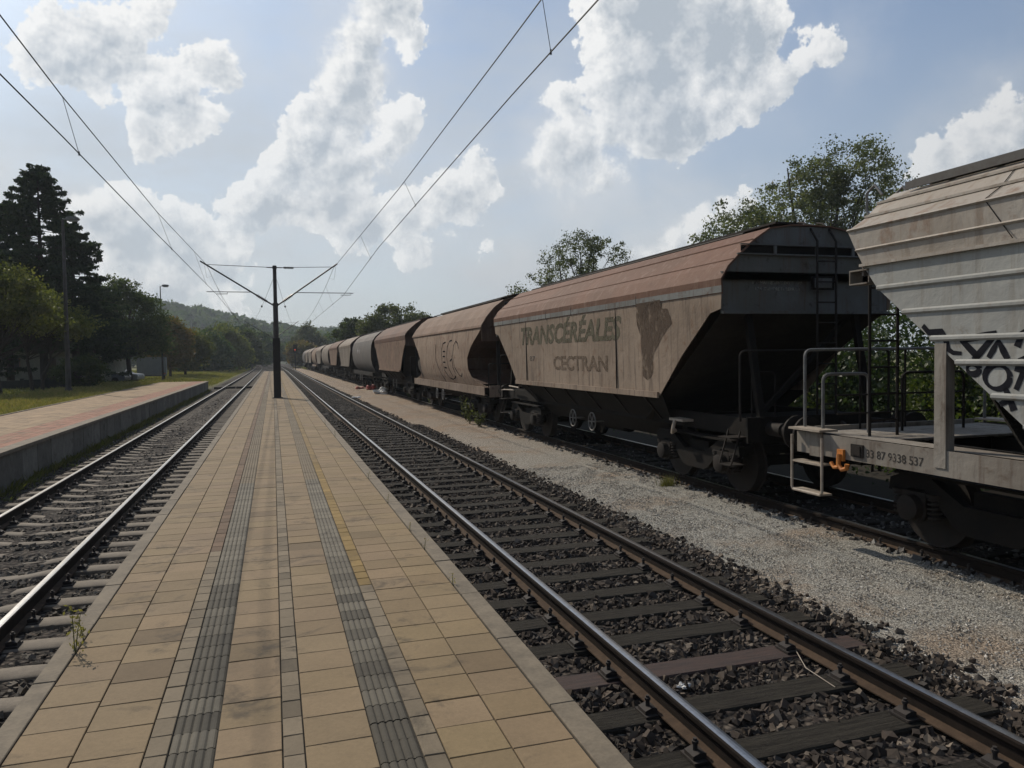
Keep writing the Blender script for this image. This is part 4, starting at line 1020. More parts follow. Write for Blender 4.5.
b = MB(); b.box(-1.512, -1.497, 7.5-Y1, 7.72-Y1, .90, 1.19); b.build('frame_plate', PS['frame'], w1t)
def P1(px, py):
    p = onX(900+px/3.84, 300+py/3.84, XC-1.5); return (p.y-Y1, p.z)
gb = MB(); f1 = lambda z: float(np.interp(z, [1.12, 1.47, 2.25], [1.49, 1.495, 1.5]))
for seg in ([(88, 98), (110, 124), (160, 122), (176, 150), (186, 190), (205, 203), (237, 205)], [(235, 152), (305, 225)], [(233, 155), (372, 128)], [(370, 130), (335, 170), (283, 232)],
            [(340, 222), (378, 158), (414, 228)], [(374+48*math.cos(a), 296+46*math.sin(a)) for a in np.linspace(0, 2*math.pi, 20)], [(282+24*math.cos(a), 264+21*math.sin(a)) for a in np.linspace(0, 2*math.pi, 14)],
            [(403, 340), (418, 370), (437, 425)], [(383, 402), (432, 376)], [(500, 215), (460, 235), (447, 262), (500, 275)], [(445, 345), (470, 285), (500, 300)], [(520, 100), (470, 130), (450, 180)]):
    stroke(gb, [P1(*p) for p in seg], .058, f1, .003)
link('graffiti', gb.mesh('graffiti', M['spray']), w1t)

# ------------------------------------------------------------------ overhead line masts and wires
def mast(y, label, w=.33, z0=.30, ztop=6.51, x=.17, step=3.12):
    t = empty('catenary_mast', (x, y, z0), label, 'mast', 'overhead line masts on the island platform')
    b = MB(); b.box(-.165, .165, -.14, .14, 0, step-z0); b.box(-.24, .24, -.22, .22, .002, .03); b.build('mast_foot', M['mast_base'], t, bevel=.008)
    b = MB(); b.tube([(0, 0, step-z0-.01), (0, 0, 4.75-z0)], .115, 10); b.tube([(0, 0, 4.74-z0), (0, 0, ztop-z0)], .085, 10, cap=True)
    b.lathe([(0, .13), (.10, .13)], (0, 0, 4.66-z0), 'z', 12); b.lathe([(0, .1), (.12, .1)], (0, 0, ztop-z0-.15), 'z', 10); b.build('mast_tube', M['mast'], t, smooth=True)
    for s in (-1, 1):
        tip = Vector((s*2.83-x, 0, 6.50-z0)); root = Vector((s*.10, 0, 4.66-z0)); ext = tip + (tip-root).normalized()*.28
        b = MB(); b.tube([root, ext], .035, 8); b.build('bracket_tube', M['mast'], t, smooth=True)
        b = MB(); p0 = root + (tip-root)*.10; dv = (tip-root).normalized()
        for k in range(7): b.tube([p0+dv*(k*.075), p0+dv*(k*.075+.03)], .075, 10)
        b.tube([p0, p0+dv*.55], .04, 8); b.build('insulator', M['insul'], t, smooth=True)
        b = MB(); b.tube([(s*.08, 0, ztop-z0-.09), (tip.x, 0, tip.z)], .014, 6); b.tube([(s*.08, 0, ztop-z0-.09), (s*.35, 0, ztop-z0-.09)], .025, 6)
        if s > 0:
            for k in range(7): b.tube([(s*(.42+k*.065), 0, ztop-z0-.09), (s*(.42+k*.065)+.03, 0, ztop-z0-.09)], .055, 8)
            b.tube([(.40, 0, ztop-z0-.09), (.86, 0, ztop-z0-.09)], .035, 8)
        b.build('top_stay', M['mast'], t, smooth=True)
        zc = 5.26; k = (zc-z0-root.z)/(tip.z-root.z); pr = root + (tip-root)*k
        end = s*2.83-x + (.95 if s > 0 else 0)
        b = MB(); b.tube([pr, (end, 0, zc-z0)], .019, 6)
        xa = end-(.12 if s > 0 else -.9); xb = (s*2.83-x+.35) if s > 0 else end + .42
        b.tube([(xa, 0, zc-z0), (xa, 0, zc-z0-.09), (xb, 0, zc-z0-.10)], .015, 6)
        b.build('steady_arm', M['mast'], t, smooth=True)
    return t
MY = [37.9, 97.0, 156.0]
mast(MY[0], 'nearest overhead line mast, thick brown foot and two slanting arms, on the island platform')
mast(MY[1], 'second overhead line mast, seen hidden behind the nearest one', )
mast(MY[2], 'third overhead line mast, far beyond the end of the island platform', z0=-.2)
def wire(b, pts, r=.008): b.tube(pts, r, 5, cap=False)
for side in (1, -1):
    t = empty('overhead_line', (0, 0, 0), 'overhead contact line and its carrying wire above the %s track' % ('middle' if side > 0 else 'left'), 'overhead wire', 'overhead lines'); X0 = 3.11 if side > 0 else -2.945
    if side > 0:
        mp = [onX(541, 0, 3.11), onX(512, 39, 3.09), onX(400, 187.5, 2.99), Vector((2.88, 37.9, 6.46))]
        cpn = [onX(598, 0, 3.2), onX(512, 95, 3.22), onX(379, 247, 3.27), Vector((3.29, 37.9, 5.13))]; dr = [(543, 2), (404.5, 187), (360.5, 239)]
    else:
        mp = [onX(0, 15, -2.93), onX(62, 96, -2.9), onX(157.5, 212.5, -2.85), Vector((-2.80, 37.9, 6.50))]
        cpn = [onX(0, 74, -2.78), onX(64, 138, -2.72), onX(159, 236, -2.55), Vector((-2.36, 37.9, 5.10))]; dr = [(62, 96), (157.5, 212.5), (194, 250)]
    def ext(p): return [p[0] + (p[0]-p[1]).normalized()*(p[0].y+14)/max(.05, abs((p[0]-p[1]).normalized().y))] + p
    mp, cpn = ext(mp), ext(cpn)
    def at(pts, y):
        for a, c in zip(pts, pts[1:]):
            if a.y <= y <= c.y: return a + (c-a)*((y-a.y)/(c.y-a.y))
        return pts[-1]
    zig = [2.88, 3.0, 2.9] if side > 0 else [-2.80, -2.75, -2.8]
    for i in (0, 1):
        ya, yb = MY[i], MY[i+1]
        for k in range(1, 13):
            f = k/12; y = ya+(yb-ya)*f; mp.append(Vector((zig[i]+(zig[i+1]-zig[i])*f + curve(y), y, 6.45 - .95*4*f*(1-f)*.95 - .02*(i+f))))
        cpn.append(Vector((X0+(.18 if (i % 2) else -.2)*side + curve(yb), yb, 5.2)))
    b = MB(); wire(b, mp, .009); b.build('carrying_wire', M['wire'], t); b = MB(); wire(b, cpn, .009); b.build('contact_wire', M['wire'], t)
    ysd = []
    for (u, v) in dr:
        best = min(np.linspace(mp[0].y, 37.9, 400), key=lambda y: abs(at(mp, y).x/1 - onY(u, v, max(.5, y)).x) if y > 1 else 99); ysd.append(best)
    for y in ysd + [8-14] + list(np.arange(44, 96, 7.5)) + list(np.arange(103, 155, 9)):
        a, c = at(mp, y), at(cpn, y)
        b = MB(); wire(b, [a, c], .0045); b.tube([c-Vector((0, 0, .03)), c+Vector((0, 0, .03))], .012, 5); b.build('dropper', M['wire'], t)
    b = MB(); wire(b, [at(mp, 36.5), Vector((at(mp, 36.5).x, 37.9, 5.9)), at(mp, 41)], .005); b.build('stitch_wire', M['wire'], t)
for s, lab in ((-1, 'thin tie wire with insulator running left from the nearest mast'), (1, 'thin tie wire with insulator running right from the nearest mast')):
    a = Vector((.17+s*.09, 37.9, 5.85)); c = Vector((s*2.4, 96.5, 6.25)); b = MB()
    pts = [a+(c-a)*k/8 - Vector((0, 0, .9*4*(k/8)*(1-k/8)*.35)) for k in range(9)]; b.tube(pts, .008, 5); p = pts[2]+(pts[3]-pts[2])*.3; b.tube([p, p+Vector((s*.01, .5, 0))], .06, 8)
    tag(b.build('tie_wire', M['wire']), lab, 'wire')

# ------------------------------------------------------------------ lamps and signal
def lamp(x, y, z0, h, label, s=1.0):
    t = empty('platform_lamp', (x, y, z0), label, 'street lamp', 'tall lamps behind the side platform')
    b = MB(); b.tube([(0, 0, 0), (0, 0, 2.2), (0, 0, h)], [.12*s, .10*s, .05*s], 10); b.lathe([(0, .16*s), (.25, .15*s)], (0, 0, 0), 'z', 10); b.build('lamp_post', M['mast'] if s > 1 else M['metal_dark'], t, smooth=True)
    b = MB(); b.tube([(0, 0, h-.02), (.1, 0, h+.05), (.35, 0, h+.07)], .03*s, 7)
    b.prism([(.15, h+.0), (.20, h+.16), (.40, h+.2), (.80, h+.16), (.84, h+.06), (.76, h), (.3, h-.03)], 'y', -.16, .16)
    b.build('lamp_head', M['galv'], t, bevel=.02)
    b = MB(); b.box(.30, .74, -.12, .12, h-.07, h+.0-.004); b.build('lamp_glass', simple('lamp_glass', (.3, .3, .28), (.25, .25, .23), 5, .25), t)
    for z in (4.6, 7.1):
        b = MB(); b.box(-.25, .25, -.02, .02, h-z, h-z+.03); b.build('climbing_rung', M['metal_dark'], t)
lamp(-10.9, 48.2, .42, 9.55, 'tall grey lamp in front of the big conifers, the nearest one', 1.25)
lamp(-10.95, 87, .0, 9.8, 'tall slim dark lamp beside the grey box trailer', .9)
lamp(-15.5, 170, -.05, 9.7, 'far lamp standing in the open meadow before the wooded hill', .9)
# red signal far ahead
ps = onY(295, 350, 150); t = empty('railway_signal', (ps.x, 150, -.25), 'small railway signal showing red beyond the platform end', 'signal')
b = MB(); b.tube([(0, 0, 0), (0, 0, 3.6)], .06, 8); b.build('signal_post', M['metal_dark'], t)
b = MB(); b.box(-.32, .32, -.12, .12, 3.4, 5.0); b.box(-.2, .2, -.3, -.125, 4.15, 4.2); b.build('signal_head', M['metal_black'], t, bevel=.03)
mt, g, out = newmat('signal_red'); em_ = g.n('ShaderNodeEmission'); em_.inputs[0].default_value = (1, .12, .05, 1); em_.inputs[1].default_value = .7; g.nt.links.new(em_.outputs[0], out.inputs[0])
b = MB(); b.lathe([(0, .10), (.02, .10)], (0, -.15, 4.05), 'y', 14); b.build('signal_lens', mt, t)

# ------------------------------------------------------------------ plants
def quads_from(P, size, rng, up=0.0, long=1.6):
    n = len(P); a = rng.normal(size=(n, 3)); a /= np.linalg.norm(a, axis=1)[:, None]
    b = rng.normal(size=(n, 3)); b[:, 2] += up; b -= a*(a*b).sum(1)[:, None]; b /= np.linalg.norm(b, axis=1)[:, None]
    s = (size*rng.uniform(.55, 1.35, n))[:, None] if np.ndim(size) == 0 else np.asarray(size)[:, None]
    A, B = a*s*.5, b*s*.5*long
    v = np.stack([P-B, P+A, P+B, P-A], 1).reshape(-1, 3)         # leaf-shaped lozenges
    return v, np.arange(4*n).reshape(-1, 4)
def broadleaf(name, loc, h, lobes, label, mat, clumps=320, leaves=70, leaf=.13, cr=.75, trunk_r=.22, seed=1, group=None, trunk_top=.45, cat='tree', fork=1, sparse=0.0):
    """lobes: (x,y,z,rx,ry,rz) relative to the trunk base"""
    rng = np.random.default_rng(seed); t = empty(name, loc, label, cat, group)
    vol = np.array([l[3]*l[4]*l[5] for l in lobes]); pr = vol**.7; pr /= pr.sum(); Cn = []
    for i in rng.choice(len(lobes), clumps, p=pr):
        l = lobes[i]; d = rng.normal(size=3); d /= np.linalg.norm(d); r = rng.uniform(.25, 1)**.45*rng.uniform(.86, 1.1)
        Cn.append(np.array(l[:3]) + d*np.array(l[3:])*r)
    Cn = np.array(Cn); Cn = Cn[Cn[:, 2] > .1]
    sizes = cr*rng.uniform(.5, 1.25, len(Cn)); n = leaves
    P = np.repeat(Cn, n, 0) + np.clip(rng.normal(size=(len(Cn)*n, 3)), -2.1, 2.1)*np.repeat(sizes, n)[:, None]*np.array((.5, .5, .38))
    v, q = quads_from(P, leaf, rng); tn = np.clip(np.repeat(rng.uniform(.1, .9, len(Cn)), n) + rng.normal(0, .15, len(P)), 0, 1)
    link('crown', mesh_np('crown', v, q, mat=mat, tint=np.repeat(tn, 4)), t)
    b = MB(); zt = h*trunk_top; mid = []
    for k in range(fork):
        ox = (k-(fork-1)/2)*.5
        pts = [Vector((ox, 0, -.3)), Vector((ox*1.2+rng.normal()*.1, rng.normal()*.1, zt*.5)), Vector((ox*2.2+rng.normal()*.2, rng.normal()*.2, zt)), Vector((ox*3+rng.normal()*.4, rng.normal()*.4, h*.85))]
        b.tube(pts, [trunk_r, trunk_r*.8, trunk_r*.6, .03], 9); mid.append(pts)
    for c in Cn[rng.choice(len(Cn), min(len(Cn), 60), replace=False)]:
        pts = mid[rng.integers(fork)]; f = min(.95, max(.25, (c[2]*.55)/h)); z = f*h
        for a, e in zip(pts, pts[1:]):
            if a.z <= z <= e.z: p0 = a + (e-a)*((z-a.z)/(e.z-a.z)); break
        else: p0 = pts[1]
        c = Vector(c); m_ = p0.lerp(c, .5) + Vector((0, 0, -.12*(c-p0).length*.5)); b.tube([p0, m_, c], [trunk_r*.30, trunk_r*.16, .012], 5)
    b.build('trunk', M['bark'], t, smooth=True); return t
def conifer(loc, h, rad, label, seed, dens=1.0, base=.08, name='conifer_tree', needle=.12, lean=0):
    rng = np.random.default_rng(seed); t = empty(name, loc, label, 'tree', 'tall conifers behind the side platform'); V = []; br = MB()
    br.tube([(0, 0, -.3), (lean*.4, 0, h*.5), (lean, 0, h*.995)], [.30, .18, .02], 9)
    z = h*base
    while z < h*.985:
        f = (z/h-base)/(1-base); L0 = rad*(1-f)**.58*rng.uniform(.7, 1.12); nb = int(rng.integers(3, 6))
        if f > .9: L0 = max(L0, .35)
        for k in range(nb):
            az = rng.uniform(0, 2*math.pi); L = L0*rng.uniform(.45, 1.25); dx, dy = math.cos(az), math.sin(az); N = max(6, int(L*13*dens))
            cx = lean*z/h; zb_ = z + rng.uniform(-.55, .55)*(1 if f < .85 else .3)
            rise = .06 if f < .6 else .30
            def onb(q): return np.stack([cx+dx*q*L, dy*q*L, zb_ + rise*q*L - .30*q*q*L*.6 + .10*q**4*L], -1)
            nt = max(4, int(L*5.5*dens)); q = rng.uniform(.10, 1, nt)**.8; B0 = onb(q); sd_ = rng.choice((-1, 1), nt); an = az + sd_*rng.uniform(.35, 1.1, nt)
            tl = (.20 + .26*L*(1-q))*rng.uniform(.6, 1.3, nt); npt = 15; w = rng.uniform(0, 1, (nt, npt, 1))
            tw = np.stack([np.cos(an), np.sin(an), rng.uniform(-.45, .05, nt)], 1)[:, None]*tl[:, None, None]*w
            V.append((B0[:, None] + tw + rng.normal(0, .055, (nt, npt, 3))*np.array((1, 1, 1.2))).reshape(-1, 3))
            qq = rng.uniform(.3, 1.04, int(L*22)+8); V.append(onb(qq) + rng.normal(0, .05, (len(qq), 3)))
            if k % 2 == 0: br.tube([(cx, 0, z), (cx+dx*L*.5, dy*L*.5, z+.0*L), (cx+dx*L*.92, dy*L*.92, z-.1*L)], [.04*(1-f)+.012, .02, .006], 4)
        z += (.20 if f < .8 else .15)*rng.uniform(.75, 1.2)
    P = np.concatenate(V); v, q = quads_from(P, needle, rng, long=2.0); tn = np.clip(rng.normal(.4, .22, len(P)), 0, 1)
    link('crown', mesh_np('crown', v, q, mat=M['leaf_dark'], tint=np.repeat(tn, 4)), t)
    br.build('trunk', M['bark'], t, smooth=True); return t
def px_at(u, Y, z): p = onY(u, 360, Y); return (p.x, Y, z)
# big conifers on the left
conifer(px_at(44, 63, .3), 15.9, 4.9, 'tallest dark conifer with a pointed crown, behind the nearest lamp', 3, 1.2, .2)
conifer(px_at(10, 70, .3), 14.5, 4.6, 'dark conifer at the left edge of the photo, half behind the tallest one', 5, 1.0, .22)
conifer(px_at(76, 66, .3), 12.4, 4.0, 'dark conifer with a broken top, right of the tallest one', 9, 1.1, .25)
conifer(px_at(97, 72, .3), 8.8, 3.2, 'lowest of the dark conifers, beside the round dark tree', 12, 1.0, .15)
conifer(px_at(-40, 66, .3), 12.5, 4.4, 'dark conifer mostly outside the left edge of the photo', 15, .8)
broadleaf('broadleaf_tree', px_at(0, 47, .35), 6.0, [(0, 0, 5.2, 2.5, 2.2, 1.5), (1.7, .3, 4.2, 1.6, 1.8, .9), (-1.5, 0, 4.6, 2, 2, 1.3), (.4, 0, 6.0, 1.5, 1.4, .9)], 'light green leafy tree at the left edge before the house', M['leaf_light'], 260, 70, .10, .5, .13, 21, trunk_top=.45)
broadleaf('broadleaf_tree', px_at(37, 52, .35), 5.4, [(0, 0, 4.9, 1.9, 2, 1.2), (1.7, 0, 4.1, 1.5, 1.5, .9), (-.9, 0, 4.4, 1.4, 1.6, .9)], 'low olive green tree with a forked trunk before the house', M['leaf_light'], 220, 65, .10, .5, .13, 22, fork=2, trunk_top=.35)
broadleaf('broadleaf_tree', px_at(130, 80, .2), 9.2, [(0, 0, 6.2, 3.1, 3, 2.6), (-.6, 0, 8.2, 1.9, 2, 1.4), (1.3, 0, 4.0, 2.2, 2.4, 1.8), (-1.6, 0, 4.2, 2.0, 2.4, 2)], 'round dark broadleaf tree above the parked car and the trailer', M['leaf_mid'], 380, 75, .14, .70, .24, 23, trunk_top=.5)
broadleaf('broadleaf_tree', px_at(170, 108, .0), 7.5, [(0, 0, 4.2, 3.0, 3, 2.9), (-.5, 0, 6.2, 1.8, 2, 1.4)], 'tree turning orange behind the slim lamp', M['leaf_autumn'], 300, 70, .20, .8, .2, 24)
broadleaf('broadleaf_tree', px_at(185, 118, .0), 6.5, [(0, 0, 3.6, 3.4, 3, 2.7)], 'rounded yellow green tree right of the orange tree', M['leaf_light'], 260, 60, .22, .9, .2, 25)
broadleaf('shrub', px_at(80, 56, .35), 2.2, [(0, 0, 1.1, 1.5, 1, 1.0)], 'dark green shrub between the nearest lamp and the conifers', M['leaf_mid'], 90, 70, .09, .4, .05, 26, cat='bush')
# the edge of the wood behind the meadow
gW = 'trees along the edge of the wood'
woods = [(205, 150, 7.2, 5, 'leaf_far', 'dark rounded tree at the left end of the wood edge'), (224, 165, 9.0, 5.5, 'leaf_light', 'yellow green tree in the wood edge, behind the far lamp'), (181, 150, 6.5, 4.5, 'leaf_far', 'low dark tree in the wood edge behind the yellow green tree'),
         (239, 185, 9.5, 6, 'leaf_mid', 'mid green tree in the wood edge, right of the far lamp'), (252, 215, 10.5, 6.5, 'leaf_far', 'tall dark tree near the right end of the wood edge'), (262, 262, 11, 7.5, 'leaf_far', 'last dark tree of the wood edge, left of the nearest mast'),
         (246, 240, 12.5, 6.5, 'leaf_mid', 'tall green tree standing behind the front row of the wood'), (229, 200, 11.2, 6, 'leaf_far', 'dark tree rising behind the middle of the wood edge'), (212, 190, 10.2, 6, 'leaf_mid', 'broad green tree behind the left part of the wood edge'), (268, 320, 12, 9, 'leaf_far', 'hazy far tree left of the rails where they vanish')]
for i, (u, y, h, r, mname, lab) in enumerate(woods):
    broadleaf('broadleaf_tree', px_at(u, y, -.1), h, [(0, 0, h*.45, r*.75, r*.8, h*.45), (r*.45, 0, h*.4, r*.55, r*.6, h*.34), (-r*.4, 0, h*.5, r*.5, r*.6, h*.35), (r*.1, 0, h*.75, r*.45, r*.5, h*.25)], lab, M[mname], 230, 55, .38, 1.15, .3, 40+i, gW)
# trees on the right, behind the train
broadleaf('willow_tree', (32.0, 40, -.2), 16.0, [(-7.2, 0, 6.4, 2.2, 3, 3.0), (-4.8, 0, 8.4, 2.8, 3.2, 3.2), (-2.4, 0, 9.8, 2.9, 3.2, 3.0), (0.6, 0, 9.8, 3.9, 3.4, 4.6), (3.2, 0, 12.0, 2.7, 3, 4.0), (5.2, 0, 9.6, 2.2, 3, 4.2), (.4, 0, 12.6, 1.5, 2, 2), (-1.8, 1, 6.2, 5.2, 4, 4), (2.8, 0, 7, 4, 4, 4)], 'big grey green tree rising behind the end of the brown wagon', M['leaf_grey'], 1050, 80, .105, .62, .32, 61, fork=3, trunk_top=.4)
broadleaf('willow_tree', (22.6, 55, -.2), 11.9, [(-1.2, 0, 8.2, 2.8, 2.5, 2.2), (1.8, 0, 9.0, 2.5, 2.4, 2.5), (-.2, 0, 10.2, 1.8, 2, 1.6), (4.4, 0, 7.5, 1.6, 2, 1.5), (-4.6, 0, 6.4, 1.4, 1.4, 1.3), (0, 0, 5.2, 4, 3, 3)], 'airy grey green tree rising above the roof of the brown wagon', M['leaf_grey'], 430, 55, .10, .55, .2, 62, fork=3, trunk_top=.4)
broadleaf('broadleaf_tree', (13.9, 92, -.2), 9.3, [(0, 0, 6.3, 3.2, 3, 2.4), (-2.2, 0, 5.2, 2, 2, 2.2), (3.2, 0, 5.2, 2.8, 2.5, 2.3), (6.2, 0, 4.2, 2.2, 2, 1.9)], 'bushy grey green tree behind the dark rust wagon', M['leaf_grey'], 380, 65, .17, .7, .2, 63)
broadleaf('broadleaf_tree', (12.2, 122, -.2), 8.4, [(0, 0, 5.8, 2.9, 3, 2.6), (1.5, 0, 4.8, 2.4, 2.4, 2.4)], 'deep green tree above the middle of the train', M['leaf_mid'], 280, 60, .24, .85, .2, 64)
broadleaf('broadleaf_tree', px_at(309, 215, -.2), 11.8, [(0, 0, 9.0, 3.0, 3, 2.6), (2.6, 0, 6.8, 2.4, 3, 2), (-2.6, 0, 6.2, 2.4, 3, 2.2), (0, 0, 4, 3, 3, 3)], 'tall thin crowned tree far beyond the last wagon', M['leaf_grey'], 220, 40, .34, 1.0, .3, 65)
broadleaf('broadleaf_tree', px_at(303, 205, -.2), 6.3, [(0, 0, 3.6, 4.2, 4, 3.0)], 'rounded olive brown tree beyond the red signal', M['leaf_autumn'], 190, 50, .34, 1.1, .3, 66)
broadleaf('broadleaf_tree', px_at(292, 260, -.2), 7.5, [(0, 0, 4.2, 4.2, 4, 3.4)], 'hazy green tree between the nearest mast and the red signal', M['leaf_far'], 170, 50, .4, 1.2, .3, 67)
gB = 'bushes along the fence line behind the train'
rb = random.Random(5)
names_b = ['seen between the railings of the silver wagon', 'behind the ladder of the silver wagon', 'behind the silver wagon, right of its ladder']
for i, (x, y, h) in enumerate([(13.5, 11.5, 3.0), (15.5, 13.5, 3.6), (12.8, 9.0, 2.4), (17, 9.5, 4.2), (14, 17, 3.2)]):
    lab = ['bright green bush seen between the railings of the silver wagon', 'taller green bush seen behind the ladder of the silver wagon', 'low bush seen behind the post of the silver wagon', 'dark high bush above the railings of the silver wagon', 'bush hidden behind the end of the brown wagon'][i]
    broadleaf('bush', (x, y, -.25), h, [(0, 0, h*.45, 1.7, 1.7, h*.5), (1, .5, h*.4, 1.4, 1.2, h*.4)], lab, M['leaf_mid' if i != 3 else 'leaf_dark'], 230, 90, .06, .42, .06, 80+i, gB, cat='bush')
hedge = []
for y in np.arange(-4, 200, 3.0):
    n = 900 if y < 24 else 130 if y < 60 else 70; hh = (3.7 if y < 24 else 2.6) + 1.2*math.sin(y*.23)+rb.uniform(-.4, .6); x0 = 14+ (y*.01)
    P = np.stack([RNG.normal(x0, 1.1, n*8), RNG.normal(y, 1.6, n*8), np.abs(RNG.uniform(0, 1, n*8)**.8)*hh-.2], 1); hedge.append(P)
for k in range(420):
    x0, y0 = RNG.uniform(10.2, 13.5), RNG.uniform(3, 70); hedge.append(np.stack([RNG.normal(x0, .25, 60), RNG.normal(y0, .3, 60), RNG.uniform(-.3, .35, 60)], 1))
P = np.concatenate(hedge); P_near = P[P[:, 1] < 26]; P = P[P[:, 1] >= 26]
vn, qn = quads_from(P_near, .065, np.random.default_rng(4)); tag(link('undergrowth', mesh_np('undergrowth', vn, qn, mat=M['leaf_dark'], tint=np.repeat(np.clip(RNG.normal(.6, .3, len(P_near)), 0, 1), 4))), kind='stuff')
v, q = quads_from(P, np.where(P[:, 1] < 26, .06, .20)*RNG.uniform(.6, 1.3, len(P)), np.random.default_rng(3)); tn = np.clip(RNG.normal(.45, .25, len(P)), 0, 1)
tag(link('undergrowth', mesh_np('undergrowth', v, q, mat=M['leaf_mid'], tint=np.repeat(tn, 4))), kind='stuff')

# hills with forest
def hill_h(x, y):
    d = np.zeros_like(x)
    d = np.maximum(d, 41*np.exp(-((x+115)/150)**2)*sm(330, 640, y)*(1-sm(760, 1100, y)))
    d = np.maximum(d, 28*sm(430, 860, y)*np.exp(-((x+0)/420)**2)*(1-.0*x))
    d = np.maximum(d, 22*np.exp(-((x-95)/90)**2)*sm(350, 620, y))
    return d*(.93+.07*np.sin(x*.021)*np.cos(y*.013)) - 2.0
hx = np.linspace(-620, 620, 90); hy = np.linspace(330, 1200, 60); X, Y = np.meshgrid(hx, hy); Z = hill_h(X, Y)
nx, ny = len(hx), len(hy); i = (np.arange(ny-1)[:, None]*nx + np.arange(nx-1)[None]).ravel()
tag(link('hills', mesh_np('hills', np.stack([X.ravel(), Y.ravel(), Z.ravel()], 1), np.stack([i, i+1, i+nx+1, i+nx], 1), mat=simple('hill_floor', (.03, .045, .02), (.02, .03, .015), .05, .95), smooth=True)), kind='structure')
def forest(name, n, xr, yr, hf, leaf, per, hmin=7, hmax=13, mat='leaf_far'):
    x = RNG.uniform(*xr, n); y = RNG.uniform(*yr, n); z = hf(x, y); H = RNG.uniform(hmin, hmax, n); k = z > -1.9 if hf is hill_h else np.ones(n, bool)
    x, y, z, H = x[k], y[k], z[k], H[k]; n = len(x)
    d = RNG.normal(size=(n, per, 3)); d /= np.linalg.norm(d, axis=2)[:, :, None]; r = RNG.uniform(.55, 1.0, (n, per, 1))
    P = np.stack([x, y, z+H*.55], 1)[:, None] + d*r*np.stack([H*.42, H*.42, H*.5], 1)[:, None]
    tn = np.clip(np.repeat(RNG.uniform(0, 1, n), per)*.8 + RNG.normal(0, .1, n*per), 0, 1)
    v, q = quads_from(P.reshape(-1, 3), leaf, RNG); tag(link(name, mesh_np(name, v, q, mat=M[mat], tint=np.repeat(tn, 4))), kind='stuff')
forest('forest', 2600, (-330, 260), (430, 980), hill_h, 2.2, 110)
forest('forest', 170, (-125, -36), (255, 330), lambda x, y: np.full_like(x, -.5), 1.0, 260, 8, 12)
forest('forest', 150, (16, 110), (225, 420), lambda x, y: np.full_like(x, -.5), 1.0, 260, 7, 12)

# grass
def grass(name, x, y, z, h, n_per=5, w=.012, tint_c=.5, spread=.06):
    n = len(x); X = np.repeat(x, n_per)+RNG.normal(0, spread, n*n_per); Y = np.repeat(y, n_per)+RNG.normal(0, spread, n*n_per); Z = np.repeat(z, n_per)
    a = RNG.uniform(0, 2*math.pi, len(X)); H = np.repeat(h, n_per)*RNG.uniform(.5, 1.2, len(X)); W_ = w*RNG.uniform(.6, 1.3, len(X))
    lean = RNG.normal(0, .35, (len(X), 2)); dx, dy = np.cos(a)*W_, np.sin(a)*W_
    p0 = np.stack([X-dx, Y-dy, Z], 1); p1 = np.stack([X+dx, Y+dy, Z], 1)
    p2 = np.stack([X+dx*.7+lean[:, 0]*H*.4, Y+dy*.7+lean[:, 1]*H*.4, Z+H*.6], 1); p3 = np.stack([X+lean[:, 0]*H, Y+lean[:, 1]*H, Z+H], 1)
    v = np.stack([p0, p1, p2, p3], 1).reshape(-1, 3); q = np.arange(len(v)).reshape(-1, 4)
    tn = np.clip(np.repeat(RNG.uniform(0, 1, n)*.6+tint_c-.3, n_per), 0, 1)
    return tag(link(name, mesh_np(name, v, q, mat=M['grass'], tint=np.repeat(tn, 4))), kind='stuff')
def gz(x, y): return ground_h(x, y)-.01
x, y = scatter(-12.5, -7.95, 14, 66, 42); grass('grass', x, y, gz(x, y), RNG.uniform(.06, .22, len(x)), 6, .012, .72)
x, y = scatter(-34, -12.5, 36, 70, 9); grass('grass', x, y, gz(x, y), RNG.uniform(.06, .2, len(x)), 6, .018, .4)
x, y = scatter(-34, -5.6, 66, 180, 7); grass('grass', x, y, gz(x, y), RNG.uniform(.1, .3, len(x)), 5, .03, .62, .15)
x = -4.72 + np.abs(RNG.normal(0, .10, 2600)); y = RNG.uniform(12, 62, 2600); grass('grass', x, y, np.full_like(x, -.24), RNG.uniform(.04, .24, len(x)), 5, .009, .5, .04)
x = RNG.uniform(-4.6, -4.3, 500); y = 14+RNG.uniform(0, 40, 500); grass('grass', x, y, np.full_like(x, -.22), RNG.uniform(.03, .1, len(x)), 6, .008, .4, .05)
x, y = scatter(11.5, 15, 8, 60, 10); grass('grass', x, y, gz(x, y), RNG.uniform(.1, .35, len(x)), 6, .015, .5)
x, y = scatter(6.6, 9.5, 165, 230, 6); grass('grass', x, y, np.full_like(x, -.2), RNG.uniform(.2, .5, len(x)), 5, .04, .6, .2)
def plant(name, loc, h, n, label, seed, tint=.6, lf=.022, tuft=3):
    rng = np.random.default_rng(seed); b = MB(); V = []; T = []
    for k in range(n):
        a = rng.uniform(0, 6.28); ln = h*rng.uniform(.6, 1); tip = Vector((math.cos(a)*ln*.18, math.sin(a)*ln*.18, ln)); b.tube([(0, 0, -.02), tip*.5+Vector((0, 0, .02)), tip], [.004, .003, .001], 5)
        for f in np.linspace(.15, 1, 16):
            for s in range(tuft): V.append(np.array(tip*f) + rng.normal(0, .012+.012*(1-f), 3))
    V = np.array(V); v, q = quads_from(V, lf, rng, up=1.2, long=2.2); o = link(name, mesh_np(name, v, q, mat=M['grass'], tint=np.full(len(v), tint)))
    o.location = loc; tag(o, label, 'plant'); st = b.build('stem', simple('stem', (.10, .12, .03), (.07, .08, .02), 9, .8), o); return o
pw = onZ(75, 652, .3); plant('weed', (pw.x, pw.y, .29), .33, 2, 'small green weed growing in the joint of the left platform kerb', 4, .75, .015, 2)
